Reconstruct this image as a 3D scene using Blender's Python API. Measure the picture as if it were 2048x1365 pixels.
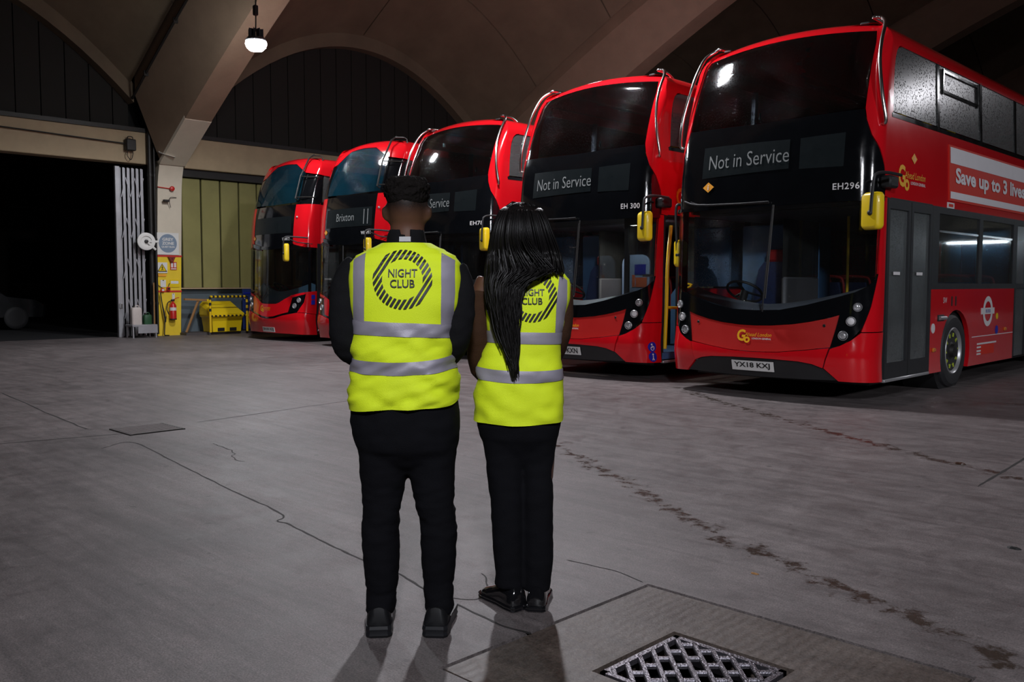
import bpy, bmesh, math, random
from mathutils import Vector, Matrix, noise
from mathutils.bvhtree import BVHTree
random.seed(7)
for o in list(bpy.data.objects): bpy.data.objects.remove(o)
scene = bpy.context.scene
C = scene.collection
# ------------------------------------------------------------------ camera
cd = bpy.data.cameras.new('camera'); cam = bpy.data.objects.new('camera', cd); C.objects.link(cam)
cd.sensor_width = 36; cd.lens = 36 * 1793 / 2048; cd.clip_end = 300
cam.location = (0, 0, 1.31)
cam.rotation_euler = (math.pi/2 - math.atan(113.5/1793), 0, math.radians(44.5))
scene.camera = cam
# ------------------------------------------------------------------ world, exposure
w = bpy.data.worlds.new('night'); scene.world = w; w.use_nodes = True
w.node_tree.nodes['Background'].inputs[0].default_value = (.55, .5, .6, 1)
w.node_tree.nodes['Background'].inputs[1].default_value = .006
vs = scene.view_settings
vs.view_transform = 'Standard'; vs.look = 'None'; vs.gamma = 1; vs.use_curve_mapping = False
vs.exposure = 0.1
# ------------------------------------------------------------------ high-bay lamps of the garage outside the frame, plus added spots and fill lights
def lamp_light(loc, power, col=(.95, .94, 1), r=.16, name='unseen_lamp_light'):
    l = bpy.data.lights.new(name, 'SPOT'); l.energy = power; l.color = col; l.shadow_soft_size = r; l.spot_size = math.radians(168); l.spot_blend = .35
    o = bpy.data.objects.new(name, l); C.objects.link(o); o.location = loc; return o
def flood(loc, tgt, power, size, col=(.9, .92, 1)):
    l = bpy.data.lights.new('unseen_flood', 'SPOT'); l.energy = power; l.shadow_soft_size = size; l.color = col; l.spot_size = math.radians(54); l.spot_blend = .9
    o = bpy.data.objects.new('unseen_flood', l); C.objects.link(o); o.location = loc
    o.rotation_euler = (Vector(tgt) - Vector(loc)).to_track_quat('-Z', 'Y').to_euler(); return o
lamp_light((-8.8, 8.9, 6.7), 1500)
lamp_light((.65, 23.4, 6.45), 420)
up = bpy.data.lights.new('lamp_spill', 'POINT'); up.energy = 150; up.color = (.95, .88, 1); up.shadow_soft_size = .2
upo = bpy.data.objects.new('lamp_spill', up); C.objects.link(upo); upo.location = (-13.8, 18.4, 5.5)
for loc_, e_ in (((-8.8, 8.9, 6.85), 45), ((-11.0, 13.5, 5.2), 35)):  # bare points added to send light up onto the vault
    up = bpy.data.lights.new('lamp_spill', 'POINT'); up.energy = e_; up.shadow_soft_size = .2; upo = bpy.data.objects.new('lamp_spill', up); C.objects.link(upo); upo.location = loc_
flood((12, 3.5, 5.8), (-4, 12.5, 2.6), 2600, .3)  # added spot that brightens the side of the nearest bus
lamp_light((1.5, -2.0, 6.8), 90)  # added fill lamp behind the camera for the floor
flood((3.6, -3.0, 5.8), (-3.4, 4.2, 1.9), 2600, .4)  # unseen spot aimed at the backs of the two people
# ------------------------------------------------------------------ helpers
def V(*a): return Vector(a)
class MB:
    def __init__(s): s.v = []; s.f = []
    def add(s, v, f):
        n = len(s.v); s.v += [tuple(p) for p in v]; s.f += [tuple(i + n for i in q) for q in f]; return s
    def box(s, c, d, rot=None, ch=0):
        x, y, z = d[0]/2, d[1]/2, d[2]/2; c = Vector(c)
        if ch:
            rs = []
            for zz, k in ((-z, ch), (-z + ch, 0), (z - ch, 0), (z, ch)):
                a, b = x - k, y - k; q = ch if not k else 0
                rs.append([(-a, -b + q, zz), (-a + q, -b, zz), (a - q, -b, zz), (a, -b + q, zz), (a, b - q, zz), (a - q, b, zz), (-a + q, b, zz), (-a, b - q, zz)])
            m = MB().loft(rs); P_ = m.v; F = m.f
        else:
            P_ = [(sx*x, sy*y, sz*z) for sx in (-1, 1) for sy in (-1, 1) for sz in (-1, 1)]
            F = [(0, 1, 3, 2), (4, 6, 7, 5), (0, 4, 5, 1), (2, 3, 7, 6), (0, 2, 6, 4), (1, 5, 7, 3)]
        R = rot.to_matrix() if hasattr(rot, 'to_matrix') else (rot or Matrix.Identity(3))
        return s.add([c + R @ Vector(p) for p in P_], F)
    def loft(s, rings, cap=True, close=True):
        n = len(rings[0]); k = len(s.v)
        for r in rings: s.v += [tuple(p) for p in r]
        for i in range(len(rings) - 1):
            for j in range(n if close else n - 1):
                a, b = k + i*n + j, k + i*n + (j + 1) % n
                s.f.append((a, b, b + n, a + n))
        if cap:
            s.f.append(tuple(k + j for j in reversed(range(n)))); s.f.append(tuple(k + (len(rings) - 1)*n + j for j in range(n)))
        return s
    def tube(s, path, r, n=8, cap=True, flat=1.0, up=None):
        pts = [Vector(p[:3]) for p in path]; rs = [p[3] if len(p) > 3 else r for p in path]
        t0 = (pts[1] - pts[0]).normalized(); a = (up or (V(0, 0, 1) if abs(t0.z) < .9 else V(1, 0, 0)))
        nrm = (a - t0*a.dot(t0)).normalized(); rings = []
        for i, p in enumerate(pts):
            t = (pts[min(i + 1, len(pts) - 1)] - pts[max(i - 1, 0)]).normalized()
            nrm = (nrm - t*nrm.dot(t)).normalized(); b = t.cross(nrm)
            rings.append([p + (nrm*math.cos(q) + b*math.sin(q)*flat)*rs[i] for q in [2*math.pi*j/n for j in range(n)]])
        return s.loft(rings, cap)
    def cyl(s, p0, p1, r0, r1=None, n=20): return s.tube([(*p0, r0), (*p1, r0 if r1 is None else r1)], r0, n)
    def sphere(s, c, r, nu=20, nv=12):
        r = r if hasattr(r, '__len__') else (r, r, r)
        return s.loft([[(c[0] + r[0]*math.sin(a)*math.cos(b), c[1] + r[1]*math.sin(a)*math.sin(b), c[2] - r[2]*math.cos(a)) for b in [2*math.pi*j/nu for j in range(nu)]] for a in [math.pi*(i + .02)/(nv + .04) for i in range(nv + 1)]])
    def lathe(s, o, axis, prof, n=24):
        axis = Vector(axis).normalized(); a = V(0, 0, 1) if abs(axis.z) < .9 else V(1, 0, 0)
        u = (a - axis*a.dot(axis)).normalized(); w_ = axis.cross(u); o = Vector(o)
        return s.loft([[o + axis*d + (u*math.cos(q) + w_*math.sin(q))*max(r, 1e-4) for q in [2*math.pi*j/n for j in range(n)]] for d, r in prof])
    def prism(s, poly, fn, d0, d1):
        n = len(poly); return s.loft([[fn(x, y, d0) for x, y in poly], [fn(x, y, d1) for x, y in poly]])
def smooth_path(pts, k=6):
    P_ = [Vector(p) for p in pts]; out = []
    for i in range(len(P_) - 1):
        a, b, c, d = P_[max(i - 1, 0)], P_[i], P_[i + 1], P_[min(i + 2, len(P_) - 1)]
        for j in range(k):
            t = j/k; out.append(.5*((2*b) + (c - a)*t + (2*a - 5*b + 4*c - d)*t*t + (3*b - a - 3*c + d)*t**3))
    return out + [P_[-1]]
def mesh_of(mb, m, smooth=True, ang=38, name='m'):
    me = bpy.data.meshes.new(name); me.from_pydata(mb.v, [], mb.f); me.update()
    bm = bmesh.new(); bm.from_mesh(me); bmesh.ops.recalc_face_normals(bm, faces=bm.faces[:]); bm.to_mesh(me); bm.free()
    if m: me.materials.append(m)
    if smooth:
        me.shade_smooth(); me.set_sharp_from_angle(angle=math.radians(ang))
    return me
def link(name, me, parent=None, loc=None, rz=None, **kw):
    o = bpy.data.objects.new(name, me); C.objects.link(o)
    if parent: o.parent = parent
    if loc is not None: o.location = loc
    if rz is not None: o.rotation_euler = (0, 0, rz)
    for k, v in kw.items(): o[k] = v
    return o
def obj(name, mb, m, parent=None, smooth=True, ang=38, **kw):
    return link(name, mesh_of(mb, m, smooth, ang, name), parent, **kw)
def thing(name, label, category, loc=(0, 0, 0), rz=0, **kw):
    return link(name, None, None, loc, rz, label=label, category=category, **kw)
def struct(name, mb, m, label, category='structure', parent=None, **kw):
    return obj(name, mb, m, parent, kind='structure', label=label, category=category, **kw)
def kids(o): return [c for c in bpy.data.objects if c.parent == o]
def copy_tree(o, parent=None):
    c = o.copy(); C.objects.link(c)
    if parent: c.parent = parent
    for ch in kids(o): copy_tree(ch, c)
    return c
def rrect(w_, h, r, n=4, cx=0, cy=0):
    o = []
    for sx, sy, a0 in ((1, -1, -90), (1, 1, 0), (-1, 1, 90), (-1, -1, 180)):
        for i in range(n + 1):
            a = math.radians(a0 + 90*i/n); o.append((cx + sx*(w_/2 - r) + r*math.cos(a), cy + sy*(h/2 - r) + r*math.sin(a)))
    return o
def circ(r, n=24, cx=0, cy=0): return [(cx + r*math.cos(2*math.pi*i/n), cy + r*math.sin(2*math.pi*i/n)) for i in range(n)]
# text outlines as flat polygons in a unit box
_tc = {}
def tmesh(s, bold=0.0, shear=0.0, spacing=1.0):
    k = (s, bold, shear, spacing)
    if k in _tc: return _tc[k]
    cu = bpy.data.curves.new('t', 'FONT'); cu.body = s; cu.offset = bold; cu.shear = shear; cu.resolution_u = 3; cu.space_character = spacing
    o = bpy.data.objects.new('t', cu); C.objects.link(o); dg = bpy.context.evaluated_depsgraph_get(); dg.update()
    me = bpy.data.meshes.new_from_object(o.evaluated_get(dg)); vv = [v.co.copy() for v in me.vertices]; ff = [tuple(p.vertices) for p in me.polygons]
    bpy.data.objects.remove(o); bpy.data.curves.remove(cu); bpy.data.meshes.remove(me)
    x0 = min(v.x for v in vv); x1 = max(v.x for v in vv); y0 = min(v.y for v in vv); y1 = max(v.y for v in vv)
    _tc[k] = ([((v.x - x0)/(x1 - x0), (v.y - y0)/(y1 - y0)) for v in vv], ff); return _tc[k]
def lettering(s, fn, x0, y0, w_, h, m, parent, name='lettering', bold=0.0, shear=0.0, spacing=1.0):
    vv, ff = tmesh(s, bold, shear, spacing); words = s.split(' '); gr = [list(range(len(ff)))]
    if len(words) > 1:     # one object per word: cut at the widest gaps
        iv = sorted((min(vv[i][0] for i in f), max(vv[i][0] for i in f)) for f in ff); gaps = []; e = iv[0][1]
        for a, c in iv[1:]:
            if a > e: gaps.append((a - e, (a + e)/2))
            e = max(e, c)
        cuts = sorted(g[1] for g in sorted(gaps)[-(len(words) - 1):]); gr = [[] for _ in range(len(cuts) + 1)]
        for k, f in enumerate(ff): gr[sum(vv[f[0]][0] > c for c in cuts)].append(k)
    o = None
    for g in gr:
        if not g: continue
        ids = sorted({i for k in g for i in ff[k]}); mp = {i: j for j, i in enumerate(ids)}
        me = bpy.data.meshes.new(name); me.from_pydata([fn(x0 + vv[i][0]*w_, y0 + vv[i][1]*h) for i in ids], [], [tuple(mp[i] for i in ff[k]) for k in g]); me.materials.append(m); me.update()
        o = link(name, me, parent)
    return o
# ------------------------------------------------------------------ materials
MT = {}
def nodes(name):
    m = bpy.data.materials.new(name); m.use_nodes = True; nt = m.node_tree; MT[name] = m
    return m, nt, nt.nodes.get('Principled BSDF'), nt.nodes.get('Material Output')
def N(nt, t, **kw):
    n = nt.nodes.new(t)
    for k, v in kw.items():
        if k.startswith('i'):
            kk = k[1:]; n.inputs[int(kk) if kk.isdigit() else kk].default_value = v
        else: setattr(n, k, v)
    return n
def mat(name, col, rough=.5, metal=0, coat=0, var=.12, scale=6, bump=0, bscale=60, emit=0, spec=.5, rvar=.08, stretch=None, trans=0):
    m, nt, b, out = nodes(name); L = nt.links.new
    tc = N(nt, 'ShaderNodeTexCoord'); src = tc.outputs['Object']
    if stretch:
        mp = N(nt, 'ShaderNodeMapping'); mp.inputs['Scale'].default_value = stretch; L(src, mp.inputs[0]); src = mp.outputs[0]
    nz = N(nt, 'ShaderNodeTexNoise', iScale=scale, iDetail=6.0, iRoughness=.6); L(src, nz.inputs['Vector'])
    mx = N(nt, 'ShaderNodeMix', data_type='RGBA'); L(nz.outputs[0], mx.inputs[0])
    mx.inputs[6].default_value = (*[c*(1 - var) for c in col], 1); mx.inputs[7].default_value = (*[min(1, c*(1 + var)) for c in col], 1)
    L(mx.outputs[2], b.inputs['Base Color'])
    mr = N(nt, 'ShaderNodeMapRange', i3=max(.02, rough - rvar), i4=min(1, rough + rvar)); L(nz.outputs[0], mr.inputs[0]); L(mr.outputs[0], b.inputs['Roughness'])
    b.inputs['Metallic'].default_value = metal; b.inputs['Coat Weight'].default_value = coat; b.inputs['Coat Roughness'].default_value = .06
    b.inputs['Specular IOR Level'].default_value = spec
    if trans: b.inputs['Transmission Weight'].default_value = trans
    if emit:
        L(mx.outputs[2], b.inputs['Emission Color']); b.inputs['Emission Strength'].default_value = emit
    if bump:
        n2 = N(nt, 'ShaderNodeTexNoise', iScale=bscale, iDetail=4.0); L(src, n2.inputs['Vector'])
        bp = N(nt, 'ShaderNodeBump', iStrength=bump, iDistance=.01); L(n2.outputs[0], bp.inputs['Height']); L(bp.outputs[0], b.inputs['Normal'])
    return m
def glass(name, tint, haze=.02, rough=.03, drops=.0, ior=1.5, hcol=(.5, .52, .5), dscale=55):
    m, nt, b, out = nodes(name); L = nt.links.new; nt.nodes.remove(b)
    tc = N(nt, 'ShaderNodeTexCoord')
    tr = N(nt, 'ShaderNodeBsdfTransparent'); tr.inputs[0].default_value = (*tint, 1)
    gl = N(nt, 'ShaderNodeBsdfGlossy', iRoughness=rough); fr = N(nt, 'ShaderNodeFresnel', iIOR=ior)
    df = N(nt, 'ShaderNodeBsdfDiffuse'); df.inputs[0].default_value = (*hcol, 1)
    nz = N(nt, 'ShaderNodeTexNoise', iScale=2.2, iDetail=5.0); L(tc.outputs['Object'], nz.inputs['Vector'])
    vo = N(nt, 'ShaderNodeTexVoronoi', iScale=dscale); L(tc.outputs['Object'], vo.inputs['Vector'])
    rp = N(nt, 'ShaderNodeMapRange', i1=.12, i2=.34, i3=1.0, i4=0.0); L(vo.outputs['Distance'], rp.inputs[0])
    nm = N(nt, 'ShaderNodeMapRange', i1=.36, i2=.56, i3=0.0, i4=1.0); L(nz.outputs[0], nm.inputs[0])
    mu = N(nt, 'ShaderNodeMath', operation='MULTIPLY'); L(rp.outputs[0], mu.inputs[0]); L(nm.outputs[0], mu.inputs[1])
    bp = N(nt, 'ShaderNodeBump', iStrength=drops, iDistance=.02); L(mu.outputs[0], bp.inputs['Height'])
    L(bp.outputs[0], gl.inputs['Normal']); L(bp.outputs[0], df.inputs['Normal'])
    hz = N(nt, 'ShaderNodeMath', operation='MULTIPLY_ADD'); L(nz.outputs[0], hz.inputs[0]); hz.inputs[1].default_value = haze*1.4; hz.inputs[2].default_value = haze*.3
    m1 = N(nt, 'ShaderNodeMixShader'); L(hz.outputs[0], m1.inputs[0]); L(tr.outputs[0], m1.inputs[1]); L(df.outputs[0], m1.inputs[2])
    m2 = N(nt, 'ShaderNodeMixShader'); L(fr.outputs[0], m2.inputs[0]); L(m1.outputs[0], m2.inputs[1]); L(gl.outputs[0], m2.inputs[2])
    L(m2.outputs[0], out.inputs[0]); return m
RED = mat('bus_red', (.62, .006, .012), .15, 0, .7, spec=.3, var=.05, scale=3, rvar=.03)
REDD = mat('bus_red_panel', (.42, .012, .010), .42, 0, .3, var=.06, scale=3)
BLK = mat('gloss_black', (.0035, .004, .005), .10, 0, .8, var=.2, bump=.03, bscale=160)
BLKM = mat('matt_black', (.012, .012, .013), .55, var=.3)
RUB = mat('rubber', (.010, .010, .010), .7, var=.3)
TYRE = mat('tyre_rubber', (.022, .022, .024), .6, var=.35, scale=20, bump=.2, bscale=90)
GREYF = mat('door_frame_grey', (.018, .019, .021), .42, var=.15)
CHROME = mat('steel_tube', (.62, .60, .57), .22, 1, var=.1)
SILV = mat('silver_paint', (.45, .45, .46), .35, .6, var=.1)
YEL = mat('yellow_plastic', (.80, .56, .008), .4, 0, .3, var=.06, bump=.05)
YELP = mat('yellow_pole', (.80, .52, .01), .35, 0, .4, var=.05)
WHT = mat('white_print', (.72, .70, .70), .45, var=.06)
PLATE = mat('plate_white', (.66, .65, .63), .4, var=.05)
PRINT = mat('black_print', (.008, .008, .008), .5, var=.1)
GOY = mat('logo_yellow', (.80, .40, .01), .45, var=.05)
ORG = mat('diamond_orange', (.85, .36, .03), .45, var=.08)
ADRED = mat('advert_red', (.62, .035, .02), .6, spec=.2, var=.06)
ADWH = mat('advert_white', (.78, .75, .77), .6, spec=.2, var=.06)
DISP = mat('display_panel', (.006, .008, .009), .3, spec=.15, var=.2, emit=.3)
DTXT = mat('display_text', (.17, .18, .18), .5, var=.05, emit=.12)
BLUEST = mat('blue_sticker', (.01, .02, .36), .4, var=.1)
GSCR = glass('windscreen_glass', (.80, .83, .83), .004, .04, .5, dscale=70)
GUP = glass('upper_screen_glass', (.34, .37, .40), .002, .06, 1.0, 1.5, dscale=42)
GUPT = glass('tinted_upper_screen_glass', (.14, .25, .32), .15, .05, .4, 1.5, (.012, .10, .16))
GSIDE = glass('rainy_side_glass', (.42, .43, .44), .30, .20, 1.0, 1.5, (.22, .225, .22), 38)
GDOOR = glass('wet_door_glass', (.5, .51, .51), .42, .2, 1.0, 1.5, (.20, .22, .22), 50)
GLOW = glass('saloon_glass', (.5, .53, .54), .05, .04, .3)
INT = mat('interior_grey', (.10, .10, .11), .6, var=.2)
DASH = mat('dashboard_slate', (.34, .39, .47), .5, var=.15)
DASHB = mat('dashboard_blue', (.30, .62, .95), .5, var=.1)
SEATB = mat('seat_moquette_blue', (.015, .03, .10), .9, var=.5, scale=40)
SEATR = mat('seat_frame_red', (.40, .02, .02), .4, var=.1)
BLUEP = mat('blue_panel', (.06, .15, .30), .5, var=.1)
BLUEF = mat('blue_floor', (.05, .12, .26), .6, var=.35, scale=14)
LENS = mat('lamp_lens', (.55, .55, .56), .1, .6, .6, var=.2)
AMB = mat('amber_lens', (.6, .18, .02), .2, 0, .6, var=.1)
# ------------------------------------------------------------------ building materials
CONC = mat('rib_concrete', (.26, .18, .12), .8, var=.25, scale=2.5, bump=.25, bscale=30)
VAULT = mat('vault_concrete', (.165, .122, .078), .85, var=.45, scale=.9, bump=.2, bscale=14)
CREAM = mat('cream_paint', (.62, .54, .42), .6, var=.1, scale=4, bump=.1, bscale=25)
BEAM = mat('beam_paint', (.44, .33, .20), .7, var=.2, scale=2.5, bump=.1)
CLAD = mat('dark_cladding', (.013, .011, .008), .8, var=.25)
OLIVE = mat('olive_panel_paint', (.25, .225, .075), .6, var=.22, scale=2.2, bump=.08)
DADO = mat('slate_dado_paint', (.085, .11, .125), .6, var=.2)
YPAINT = mat('yellow_column_paint', (.80, .56, .03), .45, var=.12, scale=5)
RPAINT = mat('red_band_paint', (.55, .03, .02), .5)
DARKM = mat('dark_metal', (.03, .028, .026), .5, .5, var=.3)
GALV = mat('galvanised_gate', (.42, .42, .44), .42, .55, var=.25, scale=4)
TARM = mat('outside_tarmac', (.02, .02, .022), .8)
OUTW = mat('outside_brick', (.035, .026, .022), .85, var=.4, scale=5)
GAPM = mat('joint_shadow', (.004, .004, .004), .9)
IRON = mat('cast_iron', (.16, .15, .17), .34, .75, var=.3, scale=18, bump=.35, bscale=120)
def floor_material(name, ca, cb, rough, stains=True, groove=False):
    m, nt, b, out = nodes(name); L = nt.links.new
    tc = N(nt, 'ShaderNodeTexCoord'); pos = tc.outputs['Object']
    n1 = N(nt, 'ShaderNodeTexNoise', iScale=.55, iDetail=8.0, iRoughness=.62); L(pos, n1.inputs['Vector'])
    n2 = N(nt, 'ShaderNodeTexNoise', iScale=130.0, iDetail=5.0, iRoughness=.75); L(pos, n2.inputs['Vector'])
    n3 = N(nt, 'ShaderNodeTexNoise', iScale=4.2, iDetail=8.0, iRoughness=.7, iDistortion=.6); L(pos, n3.inputs['Vector'])
    r1 = N(nt, 'ShaderNodeMapRange', i1=.3, i2=.7); L(n1.outputs[0], r1.inputs[0])
    mx = N(nt, 'ShaderNodeMix', data_type='RGBA'); L(r1.outputs[0], mx.inputs[0]); mx.inputs[6].default_value = (*ca, 1); mx.inputs[7].default_value = (*cb, 1)
    r2 = N(nt, 'ShaderNodeMapRange', i1=.34, i2=.66, i3=.48, i4=1.46); L(n2.outputs[0], r2.inputs[0])
    r3 = N(nt, 'ShaderNodeMapRange', i1=.3, i2=.7, i3=.72, i4=1.2); L(n3.outputs[0], r3.inputs[0])
    mm = N(nt, 'ShaderNodeMath', operation='MULTIPLY'); L(r2.outputs[0], mm.inputs[0]); L(r3.outputs[0], mm.inputs[1])
    m2 = N(nt, 'ShaderNodeVectorMath', operation='SCALE'); L(mx.outputs[2], m2.inputs[0]); L(mm.outputs[0], m2.inputs['Scale'])
    mp = N(nt, 'ShaderNodeMapping'); mp.inputs['Rotation'].default_value = (0, 0, .55); mp.inputs['Scale'].default_value = (.5, 5.5, 1); L(pos, mp.inputs[0])
    n4 = N(nt, 'ShaderNodeTexNoise', iScale=1.6, iDetail=9.0, iRoughness=.7, iDistortion=.8); L(mp.outputs[0], n4.inputs['Vector'])
    r4 = N(nt, 'ShaderNodeMapRange', i1=.32, i2=.68, i3=.74, i4=1.22); L(n4.outputs[0], r4.inputs[0])
    n5 = N(nt, 'ShaderNodeTexNoise', iScale=24.0, iDetail=6.0, iRoughness=.7); L(pos, n5.inputs['Vector'])
    r5 = N(nt, 'ShaderNodeMapRange', i1=.3, i2=.7, i3=.82, i4=1.16); L(n5.outputs[0], r5.inputs[0])
    m45 = N(nt, 'ShaderNodeMath', operation='MULTIPLY'); L(r4.outputs[0], m45.inputs[0]); L(r5.outputs[0], m45.inputs[1])
    m3 = N(nt, 'ShaderNodeVectorMath', operation='SCALE'); L(m2.outputs[0], m3.inputs[0]); L(m45.outputs[0], m3.inputs['Scale'])
    col = m3.outputs[0]
    rr = N(nt, 'ShaderNodeMapRange', i1=.3, i2=.7, i3=rough - .1, i4=rough + .12); L(n3.outputs[0], rr.inputs[0]); rgh = rr.outputs[0]
    if stains:   # oil drips and damp trails left on the concrete
        def chain(pts, wd):
            last = None
            for a, c in zip(pts[:-1], pts[1:]):
                a = Vector((*a, 0)); ba = Vector((*c, 0)) - a
                pa = N(nt, 'ShaderNodeVectorMath', operation='SUBTRACT'); L(pos, pa.inputs[0]); pa.inputs[1].default_value = a
                dt = N(nt, 'ShaderNodeVectorMath', operation='DOT_PRODUCT'); L(pa.outputs[0], dt.inputs[0]); dt.inputs[1].default_value = ba/ba.dot(ba)
                cl = N(nt, 'ShaderNodeClamp'); L(dt.outputs['Value'], cl.inputs[0])
                sc = N(nt, 'ShaderNodeVectorMath', operation='SCALE'); sc.inputs[0].default_value = ba; L(cl.outputs[0], sc.inputs['Scale'])
                ds = N(nt, 'ShaderNodeVectorMath', operation='DISTANCE'); L(pa.outputs[0], ds.inputs[0]); L(sc.outputs[0], ds.inputs[1])
                if last is None: last = ds.outputs['Value']
                else:
                    mn = N(nt, 'ShaderNodeMath', operation='MINIMUM'); L(last, mn.inputs[0]); L(ds.outputs['Value'], mn.inputs[1]); last = mn.outputs[0]
            q = N(nt, 'ShaderNodeMapRange', i1=0.0, i2=wd, i3=1.0, i4=0.0); L(last, q.inputs[0]); return q.outputs[0]
        trails = [([(-6.4, 9.5), (-5.27, 8.72), (-4.5, 8.22), (-3.3, 7.47), (-2.4, 6.97), (-1.2, 6.4)], .42, .85),
                  ([(-4.9, 5.47), (-3.57, 4.69), (-2.38, 4.0), (-1.8, 3.79), (-.9, 3.38)], .38, .85),
                  ([(-3.4, 10.4), (-2.2, 11.5), (0, 14)], 1.5, .5)]
        ns = N(nt, 'ShaderNodeTexNoise', iScale=8.0, iDetail=7.0, iRoughness=.72); L(pos, ns.inputs['Vector'])
        for pts, wd, st in trails:
            q = chain(pts, wd)
            ad = N(nt, 'ShaderNodeMath', operation='MULTIPLY_ADD'); L(q, ad.inputs[0]); ad.inputs[1].default_value = .46; L(ns.outputs[0], ad.inputs[2])
            th = N(nt, 'ShaderNodeMapRange', i1=.90, i2=.99, i3=0.0, i4=st); L(ad.outputs[0], th.inputs[0])
            mk = N(nt, 'ShaderNodeMix', data_type='RGBA'); L(th.outputs[0], mk.inputs[0]); L(col, mk.inputs[6]); mk.inputs[7].default_value = (.030, .021, .012, 1); col = mk.outputs[2]
            rk = N(nt, 'ShaderNodeMix', data_type='FLOAT'); L(th.outputs[0], rk.inputs[0]); L(rgh, rk.inputs[2]); rk.inputs[3].default_value = .22; rgh = rk.outputs[0]
        sp = N(nt, 'ShaderNodeTexNoise', iScale=9.0, iDetail=2.0); L(pos, sp.inputs['Vector'])
        t2 = N(nt, 'ShaderNodeMapRange', i1=.71, i2=.75, i3=0.0, i4=.6); L(sp.outputs[0], t2.inputs[0])
        mk = N(nt, 'ShaderNodeMix', data_type='RGBA'); L(t2.outputs[0], mk.inputs[0]); L(col, mk.inputs[6]); mk.inputs[7].default_value = (.05, .042, .04, 1); col = mk.outputs[2]
    L(col, b.inputs['Base Color']); L(rgh, b.inputs['Roughness']); b.inputs['Specular IOR Level'].default_value = .4
    hsum = n2.outputs[0]
    if groove:
        wv = N(nt, 'ShaderNodeTexWave', wave_type='BANDS', bands_direction='X', iScale=7.0, iDistortion=3.0); wv.inputs['Detail'].default_value = 3.0; wv.inputs['Detail Scale'].default_value = 2.0
        L(pos, wv.inputs['Vector'])
        h2 = N(nt, 'ShaderNodeMath', operation='MULTIPLY_ADD'); L(wv.outputs[0], h2.inputs[0]); h2.inputs[1].default_value = .8; L(n2.outputs[0], h2.inputs[2]); hsum = h2.outputs[0]
    bp = N(nt, 'ShaderNodeBump', iStrength=.35, iDistance=.004); L(hsum, bp.inputs['Height']); L(bp.outputs[0], b.inputs['Normal'])
    return m
FLOOR = floor_material('garage_concrete_floor', (.116, .099, .098), (.210, .180, .176), .52)
SLAB = floor_material('ribbed_drain_slab', (.088, .068, .057), (.150, .12, .104), .45, stains=False, groove=True)
# ------------------------------------------------------------------ floor with the drain slab let into it
SX0, SX1, SY0, SY1 = -2.26, -.95, 1.97, 3.15      # slab
GX0, GX1, GY0, GY1 = -1.87, -1.42, 2.33, 2.78     # grate
def frame_rects(mb, o, i, z):
    (a, b, c, d), (e, f, g, h) = o, i
    for x0, x1, y0, y1 in ((a, e, c, d), (f, b, c, d), (e, f, c, g), (e, f, h, d)):
        mb.add([(x0, y0, z), (x1, y0, z), (x1, y1, z), (x0, y1, z)], [(0, 1, 2, 3)])
    return mb
fl = frame_rects(MB(), (-22.75, 40, -20, 60), (SX0 - .014, SX1 + .014, SY0 - .014, SY1 + .014), 0)
for x0, y0, x1, y1 in ((SX0 - .014, SY0 - .014, SX1 + .014, SY0 - .014), (SX1 + .014, SY0 - .014, SX1 + .014, SY1 + .014), (SX1 + .014, SY1 + .014, SX0 - .014, SY1 + .014), (SX0 - .014, SY1 + .014, SX0 - .014, SY0 - .014)):
    fl.add([(x0, y0, 0), (x1, y1, 0), (x1, y1, -.06), (x0, y0, -.06)], [(0, 1, 2, 3)])
floor = struct('floor', fl, FLOOR, 'worn grey concrete floor of the bus garage', smooth=False)
sl = frame_rects(MB(), (SX0, SX1, SY0, SY1), (GX0 - .02, GX1 + .02, GY0 - .02, GY1 + .02), -.004)
for (x0, x1, y0, y1) in ((SX0, SX1, SY0, SY1), (GX0 - .02, GX1 + .02, GY0 - .02, GY1 + .02)):
    for a, c, d, e in ((x0, y0, x1, y0), (x1, y0, x1, y1), (x1, y1, x0, y1), (x0, y1, x0, y0)):
        sl.add([(a, c, -.004), (d, e, -.004), (d, e, -.09), (a, c, -.09)], [(0, 1, 2, 3)])
obj('drain_slab', sl, SLAB, floor, smooth=False, label='brown ribbed concrete slab around the near drain grate')
obj('drain_pit', MB().add([(SX0 - .02, SY0 - .02, -.3), (SX1 + .02, SY0 - .02, -.3), (SX1 + .02, SY1 + .02, -.3), (SX0 - .02, SY1 + .02, -.3)], [(0, 1, 2, 3)]), GAPM, floor, smooth=False)
jb = MB()
for x0, y0, x1, y1 in ((SX0 - .007, SY0, SX0 - .007, SY1), (SX0, SY1 + .007, SX1, SY1 + .007)):
    k = 40
    for i in range(k):
        f0, f1 = i/k, (i + 1)/k; a = V(x0 + (x1 - x0)*f0, y0 + (y1 - y0)*f0, -.012); b = V(x0 + (x1 - x0)*f1, y0 + (y1 - y0)*f1, -.012)
        d = .009; n = V(-(y1 - y0), x1 - x0, 0).normalized()*d
        jb.add([a - n, b - n, b + n, a + n], [(0, 1, 2, 3)])
obj('joint_filler', jb, GAPM, floor, smooth=False)
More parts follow.
